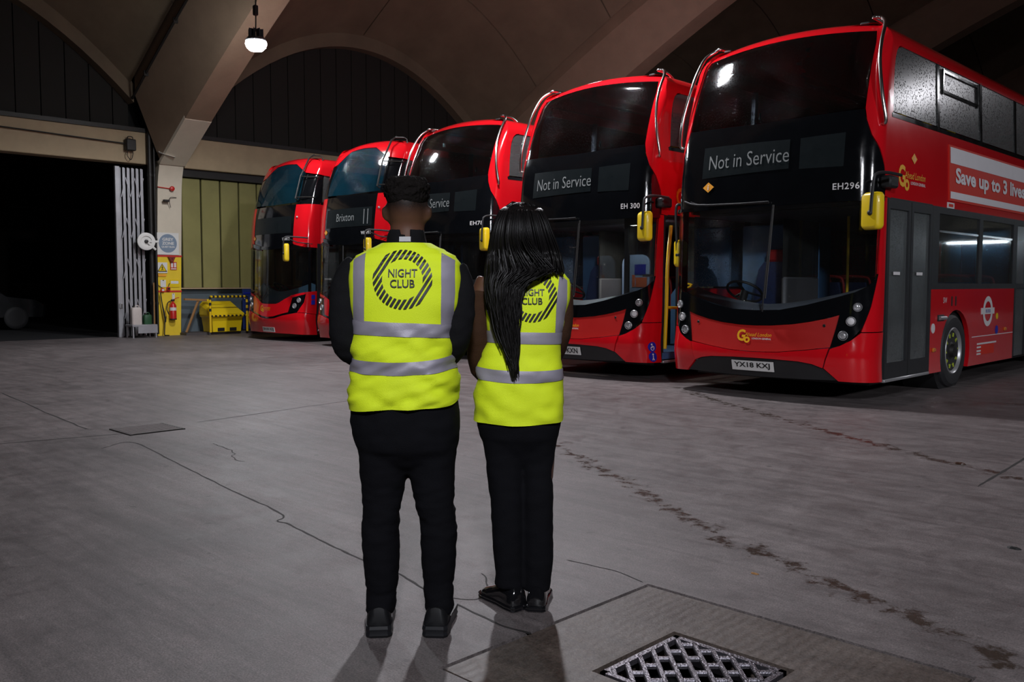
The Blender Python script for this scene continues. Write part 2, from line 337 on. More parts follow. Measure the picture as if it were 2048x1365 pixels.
# cracks and construction joints
def crack(pts, wd, jit=.012, z=.0012):
    P_ = smooth_path([(*p, 0) for p in pts], 9); mb = MB(); vv = []
    for i, p in enumerate(P_):
        t = (P_[min(i + 1, len(P_) - 1)] - P_[max(0, i - 1)]).normalized(); n = V(-t.y, t.x, 0)
        o = n*noise.noise((p.x*9, p.y*9, 3))*jit; ww = wd*(.55 + .7*abs(noise.noise((p.x*14, p.y*14, 8))))
        if i in (0, len(P_) - 1): ww *= .2
        vv += [p + o + n*ww + V(0, 0, z), p + o - n*ww + V(0, 0, z)]
    mb.add(vv, [(2*i, 2*i + 1, 2*i + 3, 2*i + 2) for i in range(len(P_) - 1)])
    obj('floor_crack', mb, CRACK, floor, smooth=False)
CRACK = mat('crack_dirt', (.022, .019, .018), .8, var=.4, scale=30)
JOINT = mat('joint_dirt', (.07, .06, .058), .7, var=.3, scale=12)
crack([(-7.3, 2.75), (-7.4, 3.05), (-6.34, 2.92), (-5.32, 2.78), (-4.49, 2.68), (-4.36, 2.58), (-4.26, 2.59), (-3.98, 2.55), (-3.56, 2.5), (-3.15, 2.48), (-2.91, 2.43), (-2.65, 2.4), (-2.4, 2.38), (-2.25, 2.39)], .008)
crack([(-2.9, 2.75), (-2.72, 2.62), (-2.66, 2.5), (-2.8, 2.42)], .005, .02)
crack([(-1.87, 6.21), (-1.93, 7.46), (-2.0, 8.6)], .012, .005)
crack([(-12, 3.36), (-8.81, 3.07), (-8.4, 3.05)], .012, .02)
crack([(-8.3, 1.6), (-8.12, 2.26), (-7.9, 3.2)], .012, .01)
crack([(-8.06, 3.92), (-8.15, 4.6), (-8.25, 5.19), (-8.4, 6.4)], .011, .02)
crack([(-2.3, 3.16), (-2.5, 3.2), (-2.75, 3.17)], .005, .01)
crack([(-6.9, 3.5), (-6.4, 3.42), (-6.2, 3.3), (-6.0, 3.3)], .006, .03)
crack([(-10.9, 9.0), (-10.2, 9.05), (-9.4, 8.9)], .011, .02)
# near drain grate: diagonal bars with staggered cross pieces inside a frame
gr = thing('drain_grate', 'square cast-iron drain grate with slanted bars, set in the ribbed slab at the near edge', 'drain grate', ((GX0 + GX1)/2, (GY0 + GY1)/2, -.02))
hw = (GX1 - GX0)/2; fm = MB()
for a in range(4):
    R = Matrix.Rotation(a*math.pi/2, 3, 'Z'); fm.box(R @ V(0, hw - .011, .004), (2*hw, .022, .02), R)
obj('frame', fm, IRON, gr, smooth=False)
D1 = V(1, -1, 0).normalized(); D2 = V(1, 1, 0).normalized(); pitch = .054; lim = hw - .02
def clipbar(o, d, w_, parent, name, t0=-9, t1=9):
    for k in range(2):
        if abs(d[k]) > 1e-6:
            a, b = (-lim - o[k])/d[k], (lim - o[k])/d[k]; t0 = max(t0, min(a, b)); t1 = min(t1, max(a, b))
        elif abs(o[k]) > lim: return
    if t1 - t0 < .01: return
    p0, p1 = o + d*t0, o + d*t1; n = V(-d.y, d.x, 0)
    rings = [[p + n*s*w_ + V(0, 0, z) for s, z in ((-.5, .0), (.5, .0), (.5, .009), (.36, .014), (-.36, .014), (-.5, .009))] for p in (p0, p1)]
    obj(name, MB().loft(rings), IRON, parent, ang=25)
for i in range(-6, 7):
    clipbar(D2*(i*pitch), D1, .021, gr, 'bar')
    for j in range(-4, 5):
        c = D2*((i + .5)*pitch) + D1*((j + (.5 if i % 2 else 0))*.118)
        clipbar(c, D2, .020, gr, 'cross_bar', -pitch/2 + .009, pitch/2 - .009)
# far drain grate
g2 = thing('drain_grate', 'small iron drain grate far off in the floor, left of the two people', 'drain grate', (-7.98, 3.42, 0.001))
obj('pit', MB().box((0, 0, 0), (.46, .50, .002)), mat('dark_pit', (.045, .038, .036), .8), g2, smooth=False)  # flat dark plate drawn in place of a recess
for a in range(4):
    R = Matrix.Rotation(a*math.pi/2, 3, 'Z'); obj('frame_side', MB().box(R @ V(0, .235 if a % 2 == 0 else .215, .004), (.47, .02, .008), R), DARKM if a in (0, 3) else JOINT, g2, smooth=False)  # far and right sides coloured darker to outline the recess
for i in range(9): obj('bar', MB().box((-.19 + i*.0475, 0, .004), (.024, .45, .008)), mat('worn_grate', (.19, .165, .16), .7) if i == 0 else MT['worn_grate'], g2, smooth=False)
# ------------------------------------------------------------------ arched ribs and vaults
WX = -22.6
def under(X): s = X + 22.1; return 4.4 + .66*s - .0115*s*s
def ribdepth(X): return max(.85, 1.48 - .055*(X + 22.1))
Y0R = 10.33; BAY = 12.0
def vault(X, Y, k):
    d = Y - (Y0R + BAY*(k + .5)); return under(X) + ribdepth(X) - 1.48 + 4.42 - .098*d*d
XS = [-22.15 + .75*i for i in range(45)]
for k in range(-1, 4):
    yc = Y0R + BAY*k; rings = []
    for X in XS:
        u = under(X); d = ribdepth(X) + .08
        rings.append([(X, yc - .33, u), (X, yc + .33, u), (X, yc + .93, u + d), (X, yc + .93, u + d + .5), (X, yc - .93, u + d + .5), (X, yc - .93, u + d)])
    r = struct('trim_%d' % (k + 2), MB().loft(rings), CONC, ['brown concrete roof rib behind the camera', 'brown concrete roof rib rising from the yellow-footed column past the lamp', 'concrete roof rib crossing behind the middle buses', 'concrete roof rib above the nearest bus', 'farthest concrete roof rib'][k + 1], 'roof rib', ang=20)
    # column under the rib: yellow foot, cream shaft turning into the arch
    def col(mb, z0, z1, n=6):
        rs = []
        for i in range(n + 1):
            z = z0 + (z1 - z0)*i/n; dy = -.12 + .12*min(1, z/4.2); xf = -22.36 + .14*max(0, (z - 3.7)/.7)**2 if z > 3.7 else -22.36
            rs.append([(xf, yc + dy - .315, z), (xf, yc + dy + .315, z), (-23.0, yc + dy + .315, z), (-23.0, yc + dy - .315, z)])
        return mb.loft(rs)
    obj('column_foot', col(MB(), 0, 2.03), YPAINT, r, ang=20, label='yellow painted foot of the column')
    obj('column_shaft', col(MB(), 2.03, 4.42, 12), CREAM, r, ang=20, label='cream painted column shaft')
    cr = [[(X, yc - .335, u), (X, yc + .335, u), (X, yc + .36, u + .07), (X, yc - .36, u + .07)] for X, u in [(-22.28 + .08*i, under(max(-22.2, -22.28 + .08*i)) - .012) for i in range(20)]]
    obj('painted_soffit', MB().loft(cr), CREAM, r, ang=20, label='cream paint on the lowest stretch of the rib soffit')
    for z in (2.03, 1.13):
        obj('red_band', MB().box((-22.68, yc - .12 + .12*z/4.2, z), (.66, .65, .045)), RPAINT, r, smooth=False)
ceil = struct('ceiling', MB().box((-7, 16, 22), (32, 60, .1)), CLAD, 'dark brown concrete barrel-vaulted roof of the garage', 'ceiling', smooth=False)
for k in range(-1, 3):
    for h in (0, 1):
        ya, yb = Y0R + BAY*k + .975, Y0R + BAY*(k + 1) - .975; ym = (ya + yb)/2
        y0, y1 = (ya, ym - .02) if h == 0 else (ym + .02, yb)
        for i in range(10):
            x0, x1 = -22.9 + 3.0*i + .02, -22.9 + 3.0*(i + 1) - .02
            if i == 0: x0 = -22.7
            ny, nx = 9, 5
            vv = [(x0 + (x1 - x0)*a/nx, y0 + (y1 - y0)*b/ny, vault(x0 + (x1 - x0)*a/nx, y0 + (y1 - y0)*b/ny, k)) for a in range(nx + 1) for b in range(ny + 1)]
            ff = [(a*(ny + 1) + b, a*(ny + 1) + b + 1, (a + 1)*(ny + 1) + b + 1, (a + 1)*(ny + 1) + b) for a in range(nx) for b in range(ny)]
            mb = MB().add(vv, ff); n = len(vv); mb.add([(x, y, z + .12) for x, y, z in vv], ff)
            bd = [b for b in range(ny + 1)], [nx*(ny + 1) + b for b in range(ny + 1)], [a*(ny + 1) for a in range(nx + 1)], [a*(ny + 1) + ny for a in range(nx + 1)]
            for e in bd: mb.f += [(e[q], e[q + 1], e[q + 1] + n, e[q] + n) for q in range(len(e) - 1)]
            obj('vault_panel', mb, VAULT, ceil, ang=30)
# ------------------------------------------------------------------ left wall (parallel to the buses)
wl = struct('wall_left', MB().box((WX - .25, 30, .6), (.3, 38.6, 1.2)), DADO, 'left garage wall with slate dado, olive panels and cream beam', 'wall', smooth=False)
def arch_top(Y):
    k = math.floor((Y - Y0R)/BAY); return vault(-22.5, Y, k) - .0
for yb0, yb1 in ((-1.4, Y0R - .45), (Y0R + .4, 40)):
    obj('beam', MB().box((WX + .02, (yb0 + yb1)/2, 4.69), (.42, yb1 - yb0, .78), ch=.015), BEAM, wl, smooth=False, label='cream painted concrete beam')
    obj('beam_ledge', MB().box((WX + .02, (yb0 + yb1)/2, 5.13), (.5, yb1 - yb0, .1)), DARKM, wl, smooth=False)
obj('column_side_board', MB().box((WX - .03, Y0R - .50, 2.9), (.5, .14, 5.8)), CLAD, wl, smooth=False, label='dark board added over the near side of the column')  # board added to darken the column's near side
y = Y0R + .42; first = True
while y < 27:
    obj('olive_panel', MB().box((WX - .06, y + .262, 2.65), (.08, .50, 2.86), ch=.012), OLIVE, wl, smooth=False)
    y += .545
obj('panel_backing', MB().box((WX - .16, 25, 2.7), (.08, 30, 3.1)), GAPM, wl, smooth=False)
obj('panel_head', MB().box((WX + .0, 25, 4.2), (.2, 29.4, .2)), DARKM, wl, smooth=False)
obj('dado_ledge', MB().box((WX - .03, 25, 1.205), (.2, 29.4, .03)), BEAM, wl, smooth=False)
for k in (-1, 0, 1):
    ya, yb = Y0R + BAY*k + .9, Y0R + BAY*(k + 1) - .9
    y = ya
    while y < yb:
        y1 = min(y + .545, yb); z0, z1 = arch_top(y), arch_top(y1)
        b = MB()
        f = lambda x, yy, z: (x, yy, z)
        b.loft([[(X, y + .012, 5.15), (X, y1 - .012, 5.15), (X, y1 - .012, z1), (X, y + .012, z0)] for X in (WX - .12, WX - .02)])
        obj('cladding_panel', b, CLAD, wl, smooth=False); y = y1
    n = 26; rings = []
    for i in range(n + 1):
        Y = ya + (yb - ya)*i/n; z = vault(-22.3, Y, k) - .02
        rings.append([(-22.75, Y, z - .36), (-22.28, Y, z - .36), (-22.28, Y, z + .1), (-22.75, Y, z + .1)])
    obj('arch_edge_beam', MB().loft(rings), VAULT, wl, ang=20)
obj('cladding_backing', MB().box((WX - .2, 16, 7), (.1, 50, 4)), GAPM, wl, smooth=False)
struct('baseboard_left', MB().box((WX + .25, 25, .03), (.7, 29, .06)), JOINT, 'low grey kerb along the foot of the left wall', 'kerb', smooth=False)
# back wall of the garage, far behind the buses
wbk = struct('wall_back', MB().box((-2, 46.6, 6), (42, .3, 14)), mat('end_wall_paint', (.20, .17, .12), .7), 'pale far end wall of the garage', 'wall', smooth=False)
for i in range(5): obj('shutter_door', MB().box((-2 + i*4.2, 46.4, 1.9), (2.6, .08, 3.8)), mat('shutter_blue_%d' % i, (.05, .14, .24), .5), wbk, smooth=False)
# ------------------------------------------------------------------ outside the open bay: street at night
struct('street', MB().add([(-60, -30, -.02), (-22.75, -30, -.02), (-22.75, 40, -.02), (-60, 40, -.02)], [(0, 1, 2, 3)]), TARM, 'dark street outside the open bay', 'road', smooth=False)
hs = thing('terraced_house', 'unlit brick house across the street, seen through the open bay', 'building', (-41, 5, 0))
obj('facade', MB().box((0, 0, 5), (.4, 30, 10)), OUTW, hs, smooth=False)
WIN = mat('dim_window', (.02, .022, .026), .2); SILL = mat('stone_sill', (.06, .055, .05), .7)
for r_ in range(2):
    for i in range(8):
        o = obj('window', MB().box((.22, -8 + i*2.6, 2.2 + r_*3.2), (.06, 1.1, 1.7)), WIN, hs, smooth=False)
        obj('sill', MB().box((.3, -8 + i*2.6, 1.3 + r_*3.2), (.14, 1.3, .1)), SILL, o, smooth=False)
# ------------------------------------------------------------------ double-decker buses
# body skin unrolled: t runs round the nose (0 = centre line) and down the sides, v runs up the body and over the roof edge
R1, A1, R2 = 4.5, .233, .30
T1 = R1*A1; T2 = T1 + R2*(math.pi/2 - A1); XA, YA = R1*math.sin(A1), R1*(1 - math.cos(A1)); YS = YA + R2*math.cos(A1); LEN = 10.6
VB, RR = 3.99, .28
def plan(t):
    s = 1 if t >= 0 else -1; t = abs(t)
    if t < T1: a = t/R1; x, y = R1*math.sin(a), R1*(1 - math.cos(a))
    elif t < T2: a = A1 + (t - T1)/R2; x, y = XA + R2*(math.sin(a) - math.sin(A1)), YA + R2*(math.cos(A1) - math.cos(a))
    else: a = math.pi/2; x, y = XA + R2*(1 - math.sin(A1)), YS + t - T2
    return s*x, y, s*math.sin(a), -math.cos(a)
def sm(x): x = max(0, min(1, x)); return x*x*(3 - 2*x)
HLN = [(-.4, .12), (0, .08), (.25, .05), (.5, 0), (.7, .03), (.95, .06), (1.5, .08), (2.15, .10), (2.65, .125), (3.15, .20), (3.65, .36), (4.0, .52), (4.4, .62), (4.8, .66)]
def lean(h):
    for i in range(1, len(HLN) - 2):
        if h <= HLN[i + 1][0] or i == len(HLN) - 3:
            (x0, y0), (x1, y1), (x2, y2), (x3, y3) = HLN[i - 1:i + 3]; u = max(0, min(1, (h - x1)/(x2 - x1)))
            m1 = (y2 - y0)/(x2 - x0)*(x2 - x1); m2 = (y3 - y1)/(x3 - x1)*(x2 - x1)
            return (2*u**3 - 3*u*u + 1)*y1 + (u**3 - 2*u*u + u)*m1 + (3*u*u - 2*u**3)*y2 + (u**3 - u*u)*m2
def P(t, v, off=0):
    x, y, nx, ny = plan(t); h = v; ins = 0
    if v > VB: a = min((v - VB)/RR, math.pi/2); h = VB + RR*math.sin(a); ins = RR*(1 - math.cos(a)); h += off*math.sin(a); off = off*math.cos(a)
    h -= .075*(min(1.2, abs(x))/1.2)**2*sm((h - 3.2)/.8)
    W = .06*sm((h - 2.2)/2); f = 1 - sm((abs(t) - 1.05)/1.0)
    return Vector((x - math.copysign(W, x)*min(1, abs(x)/1.2) + nx*(off - ins), y + lean(h)*f + ny*(off - ins), h))
def ty(y): return y + T2 - YS
TE = ty(LEN)
TL = [x for q in [.2, .4, .6, .8, .95, 1.05, 1.11, 1.17, 1.23, 1.29, 1.35, 1.41, 1.47, 1.6, 1.8, 2.05] for x in (-q, q)] + [0]
VL = [.3, .4, .5, .6, .7, .85, 1.0, 1.3, 1.6, 1.9, 2.15, 2.4, 2.65, 2.8, 2.95, 3.1, 3.25, 3.4, 3.55, 3.7, 3.85, 3.97, 4.03, 4.09, 4.15, 4.22]
def patch(name, poly, m, parent, off=0., depth=.03, both=False, **kw):
    bm = bmesh.new(); f = bm.faces.new([bm.verts.new((t, h, 0)) for t, h in poly]); f.normal_update(); bmesh.ops.triangulate(bm, faces=[f])
    t0, t1 = min(p[0] for p in poly), max(p[0] for p in poly); h0, h1 = min(p[1] for p in poly), max(p[1] for p in poly)
    for ls, ax, a, b in ((TL, V(1, 0, 0), t0, t1), (VL, V(0, 1, 0), h0, h1)):
        for q in ls:
            if a + .004 < q < b - .004:
                bmesh.ops.bisect_plane(bm, geom=bm.verts[:] + bm.edges[:] + bm.faces[:], plane_co=ax*q, plane_no=ax, dist=1e-5)
    bm.verts.index_update(); tv = [(v.co.x, v.co.y) for v in bm.verts]
    fs = [[v.index for v in q.verts] for q in bm.faces if q.calc_area() > 1e-9]
    be = [(e.verts[0].index, e.verts[1].index) for e in bm.edges if len(e.link_faces) == 1]; bm.free()
    res = []
    for s in ((1, -1) if both else (1,)):
        mb = MB(); mb.v = [tuple(P(s*t, h, off)) for t, h in tv]; mb.f = [tuple(q) for q in fs]; n = len(tv)
        if depth:
            mb.v += [tuple(P(s*t, h, off)) for t, h in tv] + [tuple(P(s*t, h, off - depth)) for t, h in tv]
            mb.f += [(a + n, b + n, b + 2*n, a + 2*n) for a, b in be]
        me = bpy.data.meshes.new(name); me.from_pydata(mb.v, [], mb.f); me.update()
        bm = bmesh.new(); bm.from_mesh(me)
        bmesh.ops.delete(bm, geom=[v for v in bm.verts if not v.link_faces], context='VERTS')
        bmesh.ops.recalc_face_normals(bm, faces=bm.faces[:]); bm.normal_update()
        cx = V(0, 3, 2)
        big = max((q for q in bm.faces), key=lambda q: q.calc_area())
        if big.normal.dot(big.calc_center_median() - cx) < 0: bmesh.ops.reverse_faces(bm, faces=bm.faces[:])
        bm.to_mesh(me); bm.free(); me.materials.append(m); me.shade_smooth(); me.set_sharp_from_angle(angle=math.radians(40))
        res.append(link(name, me, parent, **kw))
    return res
def rp(y0, y1, h0, h1): return [(ty(y0), h0), (ty(y1), h0), (ty(y1), h1), (ty(y0), h1)]
def sym(half): return half + [(-t, h) for t, h in reversed(half) if abs(t) > 1e-6]   # half runs t>=0; closes across the centre line
def roof(parent, v0=4.15):
    ts = sorted(set([0, .2, .4, .6, .8, .95, 1.05, 1.15, 1.25, 1.35, 1.45, 1.6, 1.8, 2.05] + [2.05 + (TE - 2.05)*i/10 for i in range(11)])); vs_ = [v0, 4.2, 4.25, 4.3, 4.35, 4.38, 4.41]
    mb = MB(); g = {}
    for s in (1, -1):
        for i, t in enumerate(ts):
            for j, v in enumerate(vs_):
                if s == -1 and i == 0: g[s, i, j] = g[1, i, j]; continue
                g[s, i, j] = len(mb.v); mb.v.append(tuple(P(s*t, v)))
    for s in (1, -1):
        for i in range(len(ts) - 1):
            for j in range(len(vs_) - 1): mb.f.append((g[s, i, j], g[s, i + 1, j], g[s, i + 1, j + 1], g[s, i, j + 1]))
    J = len(vs_) - 1; mid = []
    for i, t in enumerate(ts):
        a = Vector(mb.v[g[1, i, J]]); mid.append(len(mb.v)); mb.v.append((0, a.y, a.z + .03*min(1, t/1.2)))
    for i in range(len(ts) - 1):
        for s in (1, -1):
            q = [g[s, i, J], g[s, i + 1, J], mid[i + 1], mid[i]]; mb.f.append(tuple(q) if i or True else tuple(q[:3]))
    mb.f = [tuple(dict.fromkeys(f)) for f in mb.f]
    return obj('roof', mb, RED, parent, ang=60)
def body_common(b, door_open_gap):
    roof(b)
    # right (kerb) side
    patch('upper_side_panel', rp(.6, LEN, 2.24, 3.15), RED, b, 0, .04)
    patch('window_sill_strip', rp(.62, LEN, 3.12, 3.17), BLK, b, .004, .02)
    ys = [(.67, 2.06), (2.13, 3.6), (3.68, 5.1), (5.18, 6.6), (6.68, 8.1), (8.18, 9.7)]
    for i, (a, c) in enumerate(ys):
        for s in (1, -1):
            if i == 0: poly = [(ty(a), 3.19), (ty(c), 3.19), (ty(c), 4.0), (ty(1.02), 4.0), (ty(.90), 3.975), (ty(.80), 3.92), (ty(.725), 3.83), (ty(.69), 3.70), (ty(.675), 3.5)]
            else: poly = rp(a, c, 3.19, 4.0)
            poly = poly if s > 0 else [(-t, h) for t, h in reversed(poly)]
            w_ = patch('upper_side_window', poly, GSIDE, b, -.012, .0)[0]
            if i == 1:
                fr = MB()
                for y0, y1, z0, z1 in ((a + .1, c - .1, 3.93, 3.96), (a + .1, c - .1, 3.66, 3.69), (a + .1, a + .14, 3.66, 3.96), (c - .14, c - .1, 3.66, 3.96)):
                    p, q = P(ty((y0 + y1)/2)*s, (z0 + z1)/2), (.02, y1 - y0, z1 - z0); fr.box(p, q)
                obj('hopper_frame', fr, BLK, w_, smooth=False)
        if i: patch('window_pillar', rp(ys[i - 1][1], a, 3.17, 4.02), BLK, b, 0, .04, both=True)
    patch('gutter_strip', rp(1.0, LEN, 4.0, 4.15), RED, b, 0, .03, both=True)
    patch('rear_quarter', rp(9.7, LEN, 3.15, 4.02), RED, b, 0, .04, both=True)
    # lower saloon windows
    for a, c in ((2.12, 3.58), (3.72, 5.06), (6.5, 7.9), (8.0, 9.4)):
        w_ = patch('saloon_window', rp(a, c, 1.32, 2.16), GLOW, b, -.012, 0)[0]
        fr = MB(); fr.box((1.255, (a + c)/2, 1.95), (.02, c - a, .025)); obj('hopper_bar', fr, BLK, w_, smooth=False)
    for a, c in ((1.88, 2.12), (3.58, 3.72), (5.06, 5.2), (6.36, 6.5), (7.9, 8.0), (9.4, LEN)): patch('lower_pillar', rp(a, c, 1.26, 2.24), GREYF, b, .003, .04)
    patch('window_header', rp(1.88, LEN, 2.16, 2.24), GREYF, b, .002, .04); patch('window_foot', rp(1.88, LEN, 1.25, 1.32), GREYF, b, .002, .04)
    def arch(c, r, y0, y1, hb):
        a0 = math.asin((.46 - hb)/r); pts = [(c - r*math.cos(q), .46 + r*math.sin(q)) for q in [-a0 + (math.pi + 2*a0)*i/16 for i in range(17)]]
        return [(ty(y0), hb)] + [(ty(y), h) for y, h in pts] + [(ty(y1), hb), (ty(y1), 1.26), (ty(y0), 1.26)]
    patch('lower_side_panel', arch(2.80, .53, 1.88, 5.18, .24), RED, b, 0, .05)
    patch('lower_side_panel', arch(8.1, .55, 6.38, LEN, .24), RED, b, 0, .05)
    patch('panel_seam', rp(3.4, 5.17, .612, .622), WHT, b, .003, 0)
    patch('exit_door', rp(5.21, 6.35, .26, 2.23), GDOOR, b, -.02, .03)
    for a in (5.2, 5.76, 6.31): patch('exit_door_frame', rp(a, a + .06, .26, 2.23), GREYF, b, .0, .04)
    # offside
    q = [(-t, h) for t, h in reversed(arch(2.80, .53, .5, LEN, .24))]; patch('offside_panel', q, RED, b, 0, .04)
    patch('offside_upper_panel', [(-t, h) for t, h in reversed(rp(.6, LEN, 2.2, 3.17))], RED, b, 0, .04)
    for a, c in ((.7, 2.0), (2.1, 4.0), (4.1, 6.0), (6.1, 8.0), (8.1, 9.6)):
        patch('offside_window', [(-t, h) for t, h in reversed(rp(a, c, 1.28, 2.18))], GLOW, b, -.012, 0)
        patch('offside_pillar', [(-t, h) for t, h in reversed(rp(c, c + .1, 1.26, 2.2))], BLK, b, 0, .03)
    # ends, floors
    obj('rear_end', MB().box((0, LEN, 2.2), (2.46, .08, 3.9), ch=.03), RED, b)
    obj('lower_floor', MB().box((0, 5.6, .32), (2.42, 9.9, .08)), BLUEF, b, smooth=False)
    obj('chassis', MB().box((0, 5.4, .24), (2.2, 9.6, .1)), BLKM, b, smooth=False)
    obj('upper_floor', MB().box((0, 5.65, 2.24), (2.4, 9.8, .08)), INT, b, smooth=False)
    obj('lower_ceiling', MB().box((0, 5.65, 2.18), (2.4, 9.8, .03)), INT, b, smooth=False)
    # wheels
    for x, y in ((1.12, 2.80), (-1.12, 2.80), (1.08, 8.1), (-1.08, 8.1)):
        s = 1 if x > 0 else -1; wr = thing_child('wheel', b, (x, y, .47))
        obj('tyre', MB().lathe((0, 0, 0), (s, 0, 0), [(-.14, .28), (-.14, .42), (-.11, .46), (-.05, .47), (.05, .47), (.10, .458), (.135, .42), (.14, .36), (.13, .30), (.10, .28)], 40), TYRE, wr, ang=30)
        obj('rim', MB().lathe((0, 0, 0), (s, 0, 0), [(-.10, .29), (.12, .30), (.135, .285), (.12, .265), (.05, .235), (.02, .17), (.04, .15), (.04, .02)], 36), SILV, wr, ang=30)
        hb = MB().lathe((0, 0, 0), (s, 0, 0), [(.03, .14), (.09, .13), (.11, .09), (.15, .08), (.16, .02)], 24); obj('hub', hb, DARKM, wr, ang=30)
        nb = MB()
        for i in range(10):
            a = 2*math.pi*i/10; c = V(s*.055, .19*math.cos(a), .19*math.sin(a)); nb.cyl(c, c + V(s*.05, 0, 0), .018, .012, 6)
            nb.box(c + V(s*.05, .02*math.cos(a + 1), .02*math.sin(a + 1)), (.012, .05, .02), Matrix.Rotation(a, 3, 'X'))
        obj('wheel_nut_ring', nb, NUT, wr, ang=30, label='yellow-green wheel nut markers', kind='stuff')
        obj('wheel_arch', MB().lathe((-.35*s, 0, 0), (s, 0, 0), [(0, .5), (0, .56), (.42, .56), (.42, .5)], 28), BLKM, wr, ang=30)
    # upper deck interior
    for y in (1.55, 2.35, 3.2):
        for x in (-.62, .62):
            st = thing_child('upper_seat', b, (x, y, 2.28)); bk = MB(); bk.loft([[(sx*.43*k, yy, z) for sx, yy in ((-1, 0), (1, 0), (1, .09), (-1, .09))] for z, k in ((.35, 1), (.8, .98), (.95, .9))])
            obj('back', bk, SEATB, st); obj('cushion', MB().box((0, -.2, .42), (.86, .42, .12), ch=.03), SEATB, st); obj('plinth', MB().box((0, -.15, .18), (.5, .3, .36)), INT, st, smooth=False)
            obj('grab_rail', MB().tube(smooth_path([(-.4, .04, .9), (-.35, .04, 1.02), (.35, .04, 1.02), (.4, .04, .9)], 4), .016, 8), YELP, st)
def thing_child(name, parent, loc): return link(name, None, parent, loc)
NUT = mat('nut_marker', (.42, .50, .04), .5, var=.3)
def go_logo(b, fn, t0, h0, k, parent=None, sub=WHT):
    lettering('G', fn, t0, h0 + .02*k, .115*k, .14*k, GOY, b, 'logo_lettering', .03); lettering('o', fn, t0 + .10*k, h0, .08*k, .075*k, GOY, b, 'logo_lettering', .035)
    lettering('Ahead London', fn, t0 + .105*k, h0 + .08*k, .35*k, .045*k, GOY, b, 'logo_lettering', 0, .3); lettering('LONDON GENERAL', fn, t0 + .205*k, h0 + .045*k, .25*k, .02*k, sub, b, 'logo_lettering', .01)
def plate_text(b, s, h, off=.024):
    fn = lambda t, v: P(t, v, off); patch('number_plate', [(-.26, h), (.26, h), (.26, h + .113), (-.26, h + .113)], PLATE, b, off - .004, .02)
    if s: lettering(s, fn, -.225, h + .02, .45, .076, PRINT, b, 'plate_lettering', .024)
def diamond(b, t, h, r, fn=None):
    o = patch('diamond_sticker', [(t - r, h), (t, h - r*.72), (t + r, h), (t, h + r*.72)], ORG, b, .008, 0)[0]
    lettering('i', lambda a, c: P(a, c, .012), t - .008, h - .03, .016, .06, WHT, b, 'diamond_lettering')
def mirror(b, c, w_, h, arm, name='mirror', tilt=0):
    m = thing_child('mirror', b, c); pr = rrect(w_, h, .045, 4)
    R = Matrix.Rotation(tilt, 3, 'Z')
    rs = [[R @ V(x*k, d, z*k) for x, z in pr] for d, k in ((-.055, .8), (-.048, .92), (-.02, 1), (.03, 1), (.045, .95))]
    obj('shell', MB().loft(rs), YEL, m, ang=50, label='yellow mirror shell')
    obj('mirror_glass', MB().loft([[R @ V(x*.88, d, z*.9) for x, z in pr] for d in (.045, .05)]), LENS, m)
    obj('arm', MB().tube(smooth_path([Vector(p) - Vector(c) for p in arm], 5), .017, 8), BLKM, m)
    obj('knuckle', MB().sphere((0, -.06, -.02), .03, 12, 8), BLKM, m)
    return m
def lampcup(b, t, h, r, m=LENS):
    p = P(t, h, .004); n = (P(t, h, .05) - p).normalized(); L_ = thing_child('headlamp', b, (0, 0, 0))
    obj('bezel', MB().lathe(p, n, [(-.02, r), (.01, r), (.014, r*.92), (.004, r*.84), (-.02, r*.8)], 20), SILV, L_, ang=30)
    obj('lens', MB().lathe(p, n, [(-.01, r*.82), (.004, r*.7), (.01, r*.35), (.011, .001)], 16), m, L_, ang=60)
